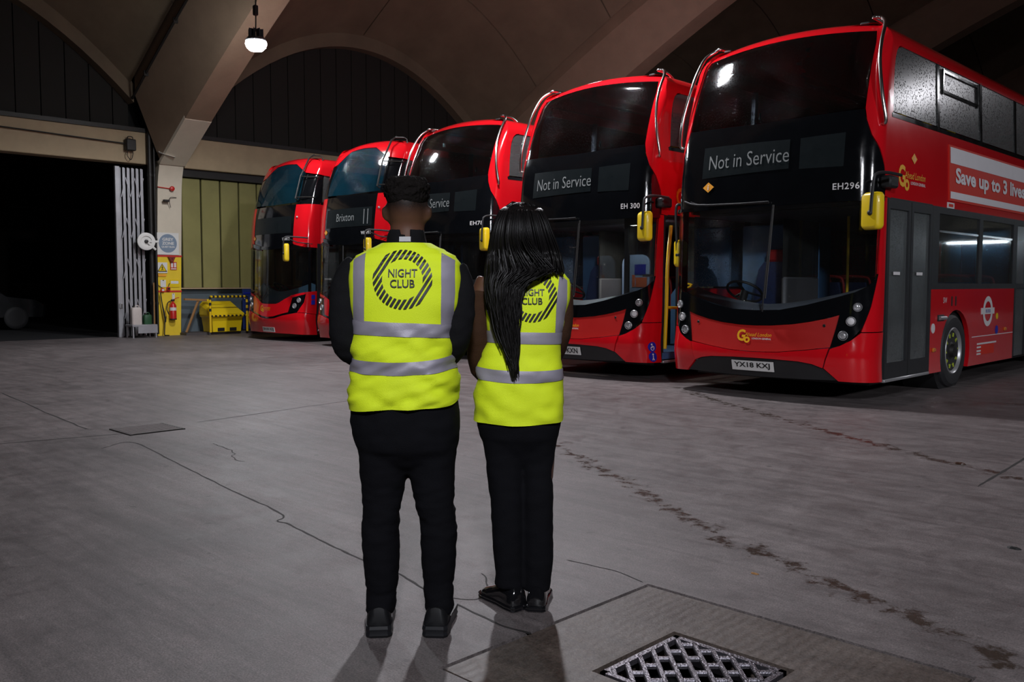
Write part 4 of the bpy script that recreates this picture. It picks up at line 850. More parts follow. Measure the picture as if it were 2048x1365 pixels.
obj('cylinder', MB().lathe((0, 0, 0), (0, 0, 1), [(0, .07), (.01, .085), (.34, .085), (.40, .06), (.43, .025), (.46, .025)], 24), REDP, ex); obj('label_band', MB().lathe((0, 0, .22), (0, 0, 1), [(0, .0862), (.08, .0862)], 24), WSIGN, ex); obj('base_cup', MB().lathe((0, 0, -.015), (0, 0, 1), [(0, .07), (0, .088), (.03, .088)], 24), RUB, ex)
obj('valve', MB().box((0, 0, .48), (.05, .09, .05), ch=.01), DARKM, ex); obj('lever', MB().tube([(0, .02, .5), (.02, .1, .54), (.02, .16, .55)], .01, 6), REDP, ex); obj('hose', MB().tube(smooth_path([(.0, -.04, .47), (.02, -.14, .42), (.03, -.17, .25), (.03, -.12, .12)], 5), .012, 8), RUB, ex)
for y, z, lab in ((10.05, 1.16, 'red break-glass call point at the corner of the column'), (10.2, 1.19, 'dark red call point box beside the map notice')):
    cp = thing('call_point', lab, 'call point', (col_x, y, z)); obj('box', MB().box((.03, 0, 0), (.05, .09, .1), ch=.008), REDP, cp); obj('face', MB().box((.057, 0, .005), (.004, .06, .05)), WSIGN if y < 10.1 else DARKM, cp, smooth=False)
    obj('cable', MB().tube(smooth_path([(.02, 0, .05), (.02, .02 if y > 10.1 else -.07, .1), (.02, .03 if y > 10.1 else -.11, .13), (.02, .05 if y > 10.1 else -.14, .14)], 4), .009, 6), RUB, cp)
bell = thing('alarm_bell', 'small red alarm bell on a bracket high on the cream column', 'bell', (col_x, 10.35, 3.74)); obj('gong', MB().lathe((.05, 0, 0), (1, 0, 0), [(-.03, .03), (0, .065), (.03, .06), (.05, .03), (.052, .001)], 20), REDP, bell); obj('conduit', MB().cyl((.02, -.06, 0), (.02, -.36, .02), .012), REDP, bell)
ct = thing('camera_unit', 'small dark camera on a wire bracket below the alarm bell', 'camera', (col_x, 10.22, 3.42)); obj('body', MB().box((.1, -.05, 0), (.08, .16, .055), ch=.01), DARKM, ct); obj('bracket', MB().tube(smooth_path([(.02, .25, .1), (.06, .1, .1), (.1, .04, .06), (.1, .02, 0), (.06, .08, -.16)], 4), .008, 6), DARKM, ct)
rb = thing('red_bracket', 'dark red wedge bracket under the upper red band of the column', 'bracket', (col_x, 10.3, 1.98)); obj('wedge', MB().prism([(-.09, .03), (.09, .03), (.05, -.05), (.03, -.1), (-.03, -.1), (-.05, -.05)], lambda y, z, d: (d, y, z), .0, .08), mat('dark_red', (.2, .02, .015), .5), rb, ang=20); obj('bolt', MB().sphere((.085, 0, -.02), .014, 8, 6), DARKM, rb)
hr = thing('hose_reel', 'white hose reel disc on an arm beside the column', 'hose reel', (-22.1, 9.56, 2.37))
obj('reel_ring', MB().lathe((0, 0, 0), (1, -.12, 0), [(0, .13), (-.02, .2), (.0, .22), (.04, .215), (.05, .17), (.045, .13), (.02, .12)], 32), WSIGN, hr, ang=40); obj('hub', MB().lathe((0, 0, 0), (1, -.12, 0), [(-.01, .12), (.0, .05), (.07, .04), (.08, .001)], 20), DARKM, hr)
for p in ((.05, .3, .0), (.05, .22, -.2)): obj('arm', MB().tube([(.05, 0, 0), p], .028, 8, flat=.6), WSIGN, hr)
ho = thing('air_hose', 'black hose drooping down the yellow column foot to the floor', 'hose', (-22.3, 9.97, 0)); obj('coil', MB().tube(smooth_path([(.03, 0, 1.1), (.05, .03, .8), (.05, .09, .5), (.06, .07, .15), (.12, .04, .03), (.2, .05, .02), (.27, .09, .02)], 6), .014, 8), RUB, ho); obj('coil_end', MB().tube(smooth_path([(.04, 0, 1.0), (.06, .05, .6), (.06, .10, .35), (.07, .11, .5)], 6), .011, 8), RUB, ho)
# ------------------------------------------------------------------ folding gate, pipes and beam fittings left of the column
gt = thing('folding_gate', 'grey folded lattice shutter gate standing open beside the column', 'gate', (-22.42, 9.32, 0))
obj('leading_post', MB().box((0, -.31, 2.1), (.10, .12, 4.2), ch=.01), GALV, gt, smooth=False)
for i in range(11):
    obj('slat', MB().box((.045 if i % 2 else -.03, -.22 + i*.055, 2.1), (.018, .042, 4.15)), GALV, gt, smooth=False)
for z in (.5, 1.5, 2.5, 3.5):
    for i in range(5): obj('lattice_bar', MB().box((.06, -.17 + i*.11, z + .2), (.008, .018, .5), Matrix.Rotation(.22 if i % 2 else -.22, 3, 'X')), GALV, gt, smooth=False)
obj('lock_box', MB().box((.06, -.31, .78), (.04, .09, .12), ch=.008), SILV, gt); obj('handle', MB().tube([(.08, -.31, .72), (.13, -.31, .74), (.13, -.31, .82), (.08, -.31, .84)], .01, 6), CHROME, gt)
for y, r, lab in ((9.77, .055, 'thick dark drainpipe next to the folding gate'), (9.885, .03, 'thin dark pipe between the drainpipe and the column')):
    pi_ = thing('drainpipe', lab, 'pipe', (-22.27, y, 0)); obj('pipe', MB().cyl((0, 0, .05), (0, 0, 5.6), r, n=14), DARKM, pi_)
    for z in (.8, 2.4, 4.0): obj('bracket', MB().lathe((0, 0, z), (0, 0, 1), [(0, r*1.25), (.06, r*1.25)], 14), DARKM, pi_, ang=20)
jb_ = thing('junction_box', 'dark electrical box with cable fixed to the cream beam above the gate', 'electrical box', (-22.34, 9.3, 4.72)); obj('box', MB().box((.08, 0, 0), (.16, .24, .28), ch=.02), DARKM, jb_); obj('lid_bail', MB().tube(smooth_path([(.08, -.07, .14), (.08, -.05, .2), (.08, .05, .2), (.08, .07, .14)], 4), .012, 6), DARKM, jb_)
obj('cable', MB().tube(smooth_path([(.05, -.1, .03), (.04, -1.2, .06), (.04, -2.6, .1), (.04, -5, .14), (.04, -9, .2)], 4), .014, 6), RUB, jb_); obj('loop', MB().tube(smooth_path([(.08, -.05, -.13), (.1, -.09, -.25), (.1, 0, -.36), (.09, .06, -.2), (.08, .03, -.13)], 5), .009, 6), RUB, jb_)
fl2 = thing('bracket_lamp', 'small unlit pale lamp on a bracket at the column head', 'lamp', (-22.05, 10.08, 4.52)); obj('head', MB().loft([[(x + .05, y, z) for x, y, z in ((-.05, k*.0 - .18, .06), (.08, -.18, .05), (.08, .18, -.02), (-.05, .18, -.02), (-.06, .18, .03), (-.06, -.18, .1))]  for k in (0,)] + [[(x + .12, y, z - .03) for x, y, z in ((-.05, -.18, .06), (.08, -.18, .05), (.08, .18, -.02), (-.05, .18, -.02), (-.06, .18, .03), (-.06, -.18, .1))]]), WSIGN, fl2, ang=20); obj('stay', MB().cyl((0, 0, 0), (-.2, 0, -.1), .015), DARKM, fl2)
cd_ = thing('conduit_run', 'thin dark conduit following the joint between roof rib and left vault', 'conduit', (0, 0, 0)); obj('tube', MB().tube([(X, Y0R - .98, under(X) + ribdepth(X) + .02) for X in [-22.2 + .8*i for i in range(12)]], .03, 6), DARKM, cd_)
for i in range(5):
    X = -21.4 + 1.6*i; obj('clip', MB().box((X, Y0R - .97, under(X) + ribdepth(X) + .02), (.05, .1, .12)), DARKM, cd_, smooth=False)
# ------------------------------------------------------------------ things along the wall
bn = thing('grit_bin', 'yellow plastic grit bin with sloping lid by the slate dado', 'bin', (-22.12, 11.55, .07))
HAZ = mat('hazard_black', (.012, .012, .012), .5)
tb = [(-.30, -.43), (.30, -.43), (.30, .43), (-.30, .43)]
obj('tub', MB().loft([[(x*k, y*k2, z) for x, y in tb] for z, k, k2 in ((.0, .86, .92), (.1, .88, .93), (.36, .98, 1.0), (.40, 1.08, 1.07), (.44, 1.08, 1.07))]), YEL, bn, ang=25)
for y in (-.17, .17): obj('fork_slot', MB().box((.262, y, .06), (.02, .19, .09)), GAPM, bn, smooth=False)
ld = [[(-.32, s*.46*k, z0) for s in (-1, 1)] for k, z0 in ((1, .44),)]
obj('lid', MB().loft([[(.33, -.47, .44), (.33, .47, .44), (-.33, .47, .44), (-.33, -.47, .44)], [(.33, -.46, .48), (.33, .46, .48), (-.33, .46, .70), (-.33, -.46, .70)], [(.18, -.40, .58), (.18, .40, .58), (-.30, .40, .79), (-.30, -.40, .79)]]), YEL, bn, ang=20)
hg = thing('hazard_rail', 'black and yellow striped tube guard around the grit bin', 'barrier', (-21.74, 11.55, .07))
for i in range(18):
    y0 = -.52 + i*1.04/18; obj('rail_stripe', MB().cyl((0, y0, .92), (0, y0 + 1.04/18, .92), .03, n=12), HAZ if i % 2 else YELP, hg); obj('rail_stripe', MB().cyl((0, y0, .42), (0, y0 + 1.04/18, .42), .024, n=12), HAZ if i % 2 == 0 else YELP, hg)
for y in (-.52, .52):
    for i in range(12): z0 = i*.92/12; obj('post_stripe', MB().cyl((0, y, z0), (0, y, z0 + .92/12), .03, n=12), HAZ if (i % 2 and i > 5) else YELP, hg)
WOOD = mat('rough_timber', (.30, .15, .05), .7, var=.3, scale=10, stretch=(1, 8, 1))
ts_ = thing('timber_trestle', 'brown timber trestle leaning by the column, beside the grit bin', 'trestle', (-22.2, 10.82, .07)); obj('top_bar', MB().box((0, .05, .84), (.08, .62, .05), Matrix.Rotation(-.05, 3, 'X')), WOOD, ts_, smooth=False); obj('leg', MB().tube([(0, .12, .82), (0, -.22, 0)], .035, 4), WOOD, ts_, smooth=False); obj('tip', MB().box((0, .37, .825), (.085, .07, .055)), YEL, ts_, smooth=False)
bb_ = thing('blue_board', 'dark blue notice board standing between grit bin and the leftmost bus', 'board', (-22.3, 12.55, .07)); obj('board', MB().box((0, 0, .56), (.06, .6, 1.1), ch=.01), mat('dark_blue', (.012, .03, .15), .5), bb_, smooth=False)
for y in (-.25, .25): obj('stud', MB().sphere((.035, y, .85), .02, 8, 6), SILV, bb_)
for z in (.1, 1.0): obj('rail', MB().box((.035, 0, z), (.02, .56, .03)), BLUEST, bb_, smooth=False)
st = thing('metal_bench', 'low grey steel stand in front of the folding gate', 'stand', (-21.95, 9.33, 0)); obj('tray', MB().box((0, 0, .30), (.42, .62, .05), ch=.008), GALV, st); obj('apron', MB().box((.2, .07, .2), (.02, .48, .17)), GALV, st, smooth=False)
for x in (-.18, .18):
    for y in (-.28, .28): obj('leg', MB().box((x, y, .14), (.03, .03, .28)), GALV, st, smooth=False)
def can(name, lab, loc, m, w_, h):
    c = thing(name, lab, 'jerrycan', loc); obj('body', MB().loft([[(x*k, y*k, z) for x, y in rrect(.17, w_, .04, 3)] for z, k in ((0, .94), (.02, 1), (h*.85, 1), (h*.95, .9), (h, .7))]), m, c, ang=40)
    obj('cap', MB().cyl((0, -w_*.22, h - .01), (0, -w_*.22, h + .04), .03, n=12), DARKM, c); obj('handle', MB().tube(smooth_path([(0, -.03, h - .02), (0, 0, h + .04), (0, w_*.25, h + .04), (0, w_*.32, h - .02)], 4), .012, 6), m, c)
can('jerrycan', 'white plastic jerrycan standing on the steel stand', (-21.95, 9.20, .325), mat('white_can', (.55, .48, .44), .5, var=.15), .25, .42); can('jerrycan', 'dark green jerrycan standing on the steel stand', (-21.95, 9.47, .325), mat('green_can', (.015, .07, .025), .5, var=.2), .20, .24)
bp_ = thing('broom_handle', 'brown wooden pole leaning by the dark pipes', 'pole', (-22.1, 9.70, 0)); obj('shaft', MB().cyl((.05, 0, .02), (-.03, .04, 1.35), .018, n=10), WOOD, bp_); obj('ferrule', MB().cyl((.05, 0, .02), (.047, .002, .09), .022, n=10), DARKM, bp_)
# car parked in the dark street
cr = thing('parked_car', 'dark car parked in the unlit street beyond the open bay', 'car', (-29.5, 7.2, 0), math.radians(0)); CARM = mat('car_paint', (.012, .014, .016), .25, 0, .8)
pr = [(-2.1, .35), (2.1, .35), (2.15, .7), (1.9, .85), (1.1, .95), (.5, 1.42), (-1.1, 1.45), (-1.9, 1.0), (-2.15, .9)]
obj('body', MB().loft([[(x, y*k, z if z < .95 else .95 + (z - .95)*k2) for y, z in pr] for x, k, k2 in ((-.88, .96, .8), (-.8, 1, .97), (0, 1, 1), (.8, 1, .97), (.88, .96, .8))]), CARM, cr, ang=30)
for y0, y1 in ((-1.0, -.15), (-.08, .62)): obj('side_window', MB().box((.86, (y0 + y1)/2, 1.16), (.03, y1 - y0, .30)), WIN, cr, smooth=False)
for x in (-.82, .82):
    for y in (-1.3, 1.3):
        wv_ = link('wheel', None, cr, (x, y, .33)); obj('tyre', MB().lathe((0, 0, 0), (math.copysign(1, x), 0, 0), [(-.1, .2), (-.1, .31), (.08, .33), (.1, .3), (.1, .22)], 24), TYRE, wv_); obj('rim', MB().lathe((0, 0, 0), (math.copysign(1, x), 0, 0), [(0, .22), (.08, .21), (.06, .1), (.09, .03), (.09, .001)], 20), SILV, wv_)
# litter
for x, y, r, m, lab in ((-2.01, 3.61, .014, WOOD, 'tiny tan scrap of litter on the floor above the drain slab'), (-1.29, 4.86, .022, RUB, 'small dark scrap on the concrete at the right'), (-2.21, 6.9, .03, mat('wet_leaf', (.05, .02, .01), .4), 'brown wet leaf lying on the oil trail')):
    tl = MB().loft([[(r*(1.3 + .5*math.sin(3*a + z*90))*math.cos(a)*k, r*(.8 + .4*math.cos(2*a))*math.sin(a)*k, z) for a in [2*math.pi*i/12 for i in range(12)]] for z, k in ((.0005, 1), (r*.35, .8), (r*.5, .4))])
    link('litter', mesh_of(tl, m), None, (x, y, 0), label=lab, category='litter', group='scraps on the floor')
# ------------------------------------------------------------------ two people seen from behind
SKIN_M = mat('brown_skin', (.105, .047, .028), .55, spec=.3, var=.12, scale=12); SKIN_W = mat('dark_brown_skin', (.10, .042, .027), .5, var=.1, scale=12)
VEST = mat('hi_vis_fabric', (.70, .86, .010), .75, var=.07, scale=9, bump=.25, bscale=340); REFL = mat('reflective_tape', (.30, .28, .33), .45, .15, var=.07, scale=30, bump=.15, bscale=500)
BLKC = mat('black_cloth', (.0075, .0075, .0085), .9, spec=.12, var=.35, scale=14, bump=.3, bscale=300); TROU = mat('black_trousers', (.005, .005, .0065), .9, spec=.1, var=.4, scale=10, bump=.25, bscale=260)
BROWN = mat('brown_sleeve', (.040, .017, .008), .85, spec=.2, var=.3, scale=20, bump=.3, bscale=260); SHOE = mat('black_shoe', (.008, .008, .009), .5, spec=.25, var=.25, scale=30); SOLE = mat('shoe_sole', (.012, .012, .014), .4, spec=.3, var=.3); PATENT = mat('patent_leather', (.006, .006, .007), .08, 0, 1, var=.2)
HAIRB = mat('black_hair', (.006, .005, .005), .46, spec=.3, var=.5, scale=60, stretch=(1, 1, .1)); CURL = mat('curly_hair', (.007, .0055, .005), .85, spec=.1, var=.5, scale=90, bump=.6, bscale=120)
EYE = mat('eye_white', (.6, .58, .55), .2); IRIS = mat('iris_brown', (.03, .012, .006), .2); LIPM = mat('lip', (.20, .06, .05), .5)
def ell(c, a, b, n=2.0, N=30, tilt=0):
    o = []
    for i in range(N):
        q = 2*math.pi*i/N; cx, cy = math.cos(q), math.sin(q)
        x = a*math.copysign(abs(cx)**(2/n), cx); y = b*math.copysign(abs(cy)**(2/n), cy)
        o.append((c[0] + x, c[1] + y, c[2] + tilt*x))
    return o
def fused(name, mb, m, parent, voxel=.011, it=6, disp=None, **kw):
    me = bpy.data.meshes.new('tmp'); me.from_pydata(mb.v, [], mb.f); me.update()
    bm = bmesh.new(); bm.from_mesh(me); bmesh.ops.recalc_face_normals(bm, faces=bm.faces[:]); bm.to_mesh(me); bm.free()
    o = bpy.data.objects.new('tmp', me); C.objects.link(o); r = o.modifiers.new('r', 'REMESH'); r.mode = 'VOXEL'; r.voxel_size = voxel
    s = o.modifiers.new('s', 'SMOOTH'); s.iterations = it; s.factor = .5
    dg = bpy.context.evaluated_depsgraph_get(); dg.update(); out = bpy.data.meshes.new_from_object(o.evaluated_get(dg)); bpy.data.objects.remove(o); bpy.data.meshes.remove(me)
    if disp:
        out.update(); ns = [v.normal.copy() for v in out.vertices]
        for v, n in zip(out.vertices, ns): v.co += n*disp(v.co)
    out.materials.clear(); out.materials.append(m); out.shade_smooth(); out.update()
    ob = link(name, out, parent, **kw); return ob
def limb(mb, pts, n=16, k=4):
    P4 = [Vector(p[:3]) for p in pts]; sp = smooth_path(P4, k); rr = []
    for i in range(len(pts) - 1):
        for j in range(k): rr.append(pts[i][3] + (pts[i + 1][3] - pts[i][3])*sm(j/k))
    rr.append(pts[-1][3]); mb.tube([(*p, r) for p, r in zip(sp, rr)], .05, n); return mb
def hand(mb, w_, d, side, s=1.0):
    # palm and five unequal, bent fingers; d = direction of the fingers, side = direction of the thumb
    w_ = Vector(w_); d = Vector(d).normalized(); side = Vector(side); side = (side - d*side.dot(d)).normalized(); nn = d.cross(side)
    limb(mb, [(*(w_), .028*s), (*(w_ + d*.05*s), .036*s), (*(w_ + d*.09*s), .034*s)], 12, 3)
    for i, L in enumerate((.070, .080, .074, .058)):
        b = w_ + d*.085*s + side*(.030 - .020*i)*s; m = b + d*L*.5*s - nn*.010*s; e = m + d*L*.38*s - nn*.03*s
        limb(mb, [(*b, .0105*s), (*m, .0095*s), (*e, .008*s)], 10, 3)
    b = w_ + d*.03*s + side*.03*s; limb(mb, [(*b, .014*s), (*(b + d*.03*s + side*.025*s), .0115*s), (*(b + d*.062*s + side*.028*s - nn*.015*s), .009*s)], 10, 3)
def head(mb, z0, a, b, H, cy):
    rs = []
    for f, ka, kb, dy in ((0, .35, .35, .035), (.06, .62, .62, .028), (.16, .78, .78, .018), (.30, .88, .90, .008), (.45, .96, .97, .0), (.6, 1, 1, -.004), (.75, .98, .98, -.006), (.87, .86, .86, -.006), (.95, .62, .64, -.004), (1, .25, .28, 0)):
        rs.append(ell((0, cy + dy, z0 + H*f), a*ka, b*kb, 2.1, 28))
    mb.loft(rs)
    yf = cy + b   # face
    mb.loft([ell((0, yf - .012, z0 + H*(.30 + .26*k)), .017 - .009*k, .026 - .016*k, 2, 12) for k in (0, .35, .7, 1)])
    mb.sphere((0, yf - .004, z0 + H*.20), (.026, .014, .010), 12, 8); mb.sphere((0, yf - .01, z0 + H*.07), (.028, .022, .022), 12, 8)
    for s in (-1, 1):
        mb.sphere((s*.034, yf - .016, z0 + H*.56), (.026, .016, .010), 12, 8)
        limb(mb, [(s*(a - .004), cy - .012, z0 + H*.34, .010), (s*(a + .008), cy - .018, z0 + H*.44, .013), (s*(a + .011), cy - .022, z0 + H*.53, .013), (s*(a + .004), cy - .008, z0 + H*.58, .010)], 10, 3)
def face_parts(p, z0, a, b, H, cy):
    for s in (-1, 1):
        e = obj('eye', MB().sphere((s*.033, cy + b*.93, z0 + H*.50), (.014, .012, .010), 14, 8), EYE, p); obj('iris', MB().sphere((s*.033, cy + b*.93 + .008, z0 + H*.50), (.006, .006, .006), 10, 6), IRIS, e)
    obj('lips', MB().sphere((0, cy + b + .004, z0 + H*.20), (.023, .009, .008), 14, 8), LIPM, p)
class Shell:   # vest: rings (h, xc, yc, a, b, n) interpolated along h, param by angle and height
    def __init__(s, rows, wr): s.rows = rows; s.wr = wr
    def at(s, h):
        R = s.rows
        for i in range(len(R) - 1):
            if h <= R[i + 1][0] or i == len(R) - 2:
                u = max(0, min(1, (h - R[i][0])/(R[i + 1][0] - R[i][0]))); return [x + (y - x)*sm(u) for x, y in zip(R[i], R[i + 1])]
    def pt(s, q, h, off=0):
        _, xc, yc, a, b, n = s.at(h); cx, cy = math.cos(q), math.sin(q)
        x = math.copysign(abs(cx)**(2/n), cx); y = math.copysign(abs(cy)**(2/n), cy)
        p = V(xc + a*x, yc + b*y, h); nn = V(x/max(a, .01), y/max(b, .01), 0).normalized(); return p + nn*(s.wr(p) + off)
    def mesh(s, hs, off=0, hem=None, N=72, thick=.006):
        mb = MB(); rings = []
        for k, h in enumerate(hs):
            rings.append([s.pt(2*math.pi*i/N, h + ((hem(2*math.pi*i/N) if hem else 0)*max(0, 1 - k/3)), off) for i in range(N)])
        mb.loft(rings, cap=False); inner = [[s.pt(2*math.pi*i/N, h + ((hem(2*math.pi*i/N) if hem else 0)*max(0, 1 - k/3)), off - thick) for i in range(N)] for k, h in enumerate(hs[:3])]
        mb.loft([rings[0], *inner], cap=False); return mb
    def band(s, h0, h1, off=.004, N=96):   # h0,h1 functions of angle
        mb = MB(); rs = []
        for k in range(6):
            rs.append([s.pt(2*math.pi*i/N, h0(2*math.pi*i/N) + (h1(2*math.pi*i/N) - h0(2*math.pi*i/N))*k/5, off if 0 < k < 5 else off*.6) for i in range(N)])
        mb.loft(rs, cap=False); return mb
def on_shell(bvh, x, z, off):
    h = bvh.ray_cast(V(x, -1, z), V(0, 1, 0)); y = h[0].y if h[0] else -.1; return V(x, y - off, z)
def flat_on(bvh, poly, off, m, parent, name, step=.012):
    bm = bmesh.new(); f = bm.faces.new([bm.verts.new((x, z, 0)) for x, z in poly]); f.normal_update(); bmesh.ops.triangulate(bm, faces=[f])
    for k, ax in ((0, V(1, 0, 0)), (1, V(0, 1, 0))):
        a, b = min(p[k] for p in poly), max(p[k] for p in poly); q = a + step
        while q < b: bmesh.ops.bisect_plane(bm, geom=bm.verts[:] + bm.edges[:] + bm.faces[:], plane_co=ax*q, plane_no=ax, dist=1e-6); q += step
    bm.verts.index_update(); mb = MB(); mb.v = [tuple(on_shell(bvh, v.co.x, v.co.y, off)) for v in bm.verts]; mb.f = [tuple(v.index for v in q.verts) for q in bm.faces]; bm.free()
    me = bpy.data.meshes.new(name); me.from_pydata(mb.v, [], mb.f); me.materials.append(m); me.shade_smooth(); me.update()
    return link(name, me, parent)
def logo(bvh, cx, cz, ro, ri, parent, off=.005):
    mb = MB(); ang = math.radians(58); ca, sa = math.cos(ang), math.sin(ang); per = ro*2/13.5; k = -8
    for k in range(-8, 9):
        b0, b1 = k*per - per*.28, k*per + per*.28; K = 4
        for sg_ in (-1, 1):
            strip = []
            for i in range(K + 1):
                bq = b0 + (b1 - b0)*i/K
                if abs(bq) >= ro: continue
                a1 = math.sqrt(ro*ro - bq*bq); a0 = math.sqrt(max(0, ri*ri - bq*bq)); strip.append((bq, a0, a1))
            if len(strip) < 2: continue
            n = 6; base = len(mb.v)
            for bq, a0, a1 in strip:
                for j in range(n + 1):
                    a = sg_*(a0 + (a1 - a0)*j/n); x, z = a*ca + bq*sa, a*sa - bq*ca; mb.v.append(tuple(on_shell(bvh, cx + x, cz + z, off)))
            for i in range(len(strip) - 1):
                for j in range(n): q = base + i*(n + 1) + j; mb.f.append((q, q + 1, q + n + 2, q + n + 1))
    me = bpy.data.meshes.new('logo_ring'); me.from_pydata(mb.v, [], mb.f); me.materials.append(PRINT); me.update(); link('logo_ring', me, parent, label='black ring of slanting stripes printed on the back', kind='stuff')
def shoe(p, x, y, rz, w_, L, up_m, so_m, h=.10, chunk=.04):
    e = link('shoe', None, p, (x, y, 0), rz)
    outl = [(-.5, .30), (-.46, .42), (-.3, .46), (-.05, .42), (.2, .48), (.35, .5), (.45, .40), (.5, .18)]
    ring = [(u*L, v*w_) for u, v in outl] + [(u*L, -v*w_) for u, v in reversed(outl)]
    obj('sole', MB().loft([[(-v*k, u*k2, z) for u, v in ring] for z, k, k2 in ((.001, .94, .97), (chunk*.25, 1.02, 1.01), (chunk*.5, .97, .99), (chunk*.75, 1.02, 1.01), (chunk, .98, .985))]), so_m, e, ang=30)
    rs = []
    for u, wd, hh in ((-.47, .66, .55), (-.42, .80, .95), (-.3, .84, 1.0), (-.12, .80, .98), (.05, .80, .75), (.2, .88, .58), (.34, .88, .46), (.44, .66, .36), (.475, .3, .2)):
        H = h*hh; rs.append([(math.cos(q)*w_*wd/2, u*L, chunk*.6 + (H - chunk*.6)*max(0, math.sin(q))**.7 if math.sin(q) > 0 else chunk*.6) for q in [2*math.pi*i/20 for i in range(20)]])
    obj('upper', MB().loft(rs), up_m, e, ang=60); return e
TH = math.radians(44.5)
# cropped stubble: the man's scalp skin darkens into the hairline
_nt = SKIN_M.node_tree; _b = _nt.nodes['Principled BSDF']; _src = _b.inputs['Base Color'].links[0].from_socket
_uv = N(_nt, 'ShaderNodeTexCoord'); _sx = N(_nt, 'ShaderNodeSeparateXYZ'); _nt.links.new(_uv.outputs['Object'], _sx.inputs[0])
_n = N(_nt, 'ShaderNodeTexNoise', iScale=420.0); _nt.links.new(_uv.outputs['Object'], _n.inputs['Vector'])
_a = N(_nt, 'ShaderNodeMapRange', i1=1.555, i2=1.602, i3=0.0, i4=1.0); _nt.links.new(_sx.outputs['Z'], _a.inputs[0])
_y = N(_nt, 'ShaderNodeMapRange', i1=.085, i2=.05, i3=0.0, i4=1.0); _nt.links.new(_sx.outputs['Y'], _y.inputs[0])
_m = N(_nt, 'ShaderNodeMath', operation='MULTIPLY'); _nt.links.new(_a.outputs[0], _m.inputs[0]); _nt.links.new(_y.outputs[0], _m.inputs[1])
_q = N(_nt, 'ShaderNodeMapRange', i1=.3, i2=.7, i3=.7, i4=1.2); _nt.links.new(_n.outputs[0], _q.inputs[0])
_m2 = N(_nt, 'ShaderNodeMath', operation='MULTIPLY', use_clamp=True); _nt.links.new(_m.outputs[0], _m2.inputs[0]); _nt.links.new(_q.outputs[0], _m2.inputs[1])
_mx = N(_nt, 'ShaderNodeMix', data_type='RGBA'); _nt.links.new(_m2.outputs[0], _mx.inputs[0]); _nt.links.new(_src, _mx.inputs[6]); _mx.inputs[7].default_value = (.010, .007, .006, 1); _nt.links.new(_mx.outputs[2], _b.inputs['Base Color'])
# ---- man
man_b = MB()
head(man_b, 1.475, .074, .096, .205, .012); limb(man_b, [(0, -.005, 1.36, .07), (0, -.004, 1.44, .066), (0, .002, 1.52, .064)], 16, 3)
man_b.loft([ell((-.012, 0, z), a, b, 2.3) for z, a, b in ((.80, .17, .115), (.9, .165, .115), (1.05, .15, .11), (1.2, .165, .11), (1.33, .17, .10), (1.40, .12, .08), (1.43, .07, .06))])
for s, sx, ex_ in ((-1, -.19, -.222), (1, .175, .19)):
    limb(man_b, [(sx, 0, 1.36, .055), (ex_, -.02, 1.22, .046), (ex_, 0, 1.09, .040), (ex_*.55, .17, 1.03, .034), (s*.05, .245, 1.0, .028)], 14, 3); hand(man_b, (s*.05, .245, 1.0), (-s*.9, .15, -.35), (0, .1, 1))
    limb(man_b, [(s*.09 - .01, 0, .82, .09), (s*.10 - .005, 0, .62, .074), (s*.107, .0, .45, .052), (s*.108, -.015, .30, .052), (s*.11, -.01, .10, .036), (s*.115, 0, .05, .036), (s*.12, .10, .035, .03)], 14, 3)
man = fused('person', man_b, SKIN_M, None, .010, 4, label='man with short cropped hair in a hi-vis vest over black clothes, seen from behind', category='person', group='people watching the buses')
man.location = (-2.63, 2.12, 0); man.rotation_euler = (0, 0, TH)
face_parts(man, 1.475, .074, .096, .205, .012)
def curls(p): return (.009*noise.noise(p*60) + .006*noise.noise(p*140) + .003)*sm((p.z - 1.605)/.045)
hc = MB(); hc.loft([ell((0, .008 + dy, z), a, b, 2.5, 28) for z, a, b, dy in ((1.606, .070, .0925, 0), (1.620, .0742, .0965, 0), (1.645, .077, .101, 0), (1.678, .0755, .10, 0), (1.694, .066, .09, 0), (1.702, .038, .055, 0))])
fused('hair', hc, CURL, man, .0045, 2, curls, label='short black curly hair with flat top')
jk = MB()
limb(jk, [(-.17, 0, 1.375, .070), (-.213, -.01, 1.315, .066), (-.228, -.025, 1.22, .064), (-.222, -.025, 1.10, .062), (-.19, .04, 1.045, .054), (-.12, .16, 1.02, .046), (-.05, .235, 1.0, .040)])
limb(jk, [(.16, 0, 1.36, .068), (.188, -.01, 1.30, .062), (.195, -.025, 1.21, .058), (.182, -.02, 1.11, .055), (.15, .05, 1.05, .050), (.10, .16, 1.02, .045), (.045, .235, 1.0, .040)])
jk.loft([ell((-.012, 0, z), a, b, 2.4) for z, a, b in ((.84, .185, .13), (.95, .18, .13), (1.1, .165, .125), (1.25, .18, .12), (1.36, .17, .10), (1.42, .125, .085), (1.45, .09, .075))])
jk.loft([ell((-.002, .004, z), a, b, 2.1) for z, a, b in ((1.41, .095, .085), (1.45, .080, .078), (1.48, .073, .075), (1.512, .068, .074), (1.512, .060, .066), (1.47, .060, .066))])
fused('jacket', jk, BLKC, man, .010, 4, lambda p: .004*noise.noise(V(p.x*14, p.y*14, p.z*26)) + .002*noise.noise(p*45), label='black jacket with stand collar')
tr = MB()
tr.loft([ell((c, 0, z), a, b, 2.4) for z, c, a, b in ((.95, -.015, .17, .12), (.88, -.013, .198, .140), (.80, -.011, .207, .146), (.74, -.008, .200, .145), (.70, -.005, .19, .138), (.65, -.004, .15, .10), (.60, -.004, .08, .05))])
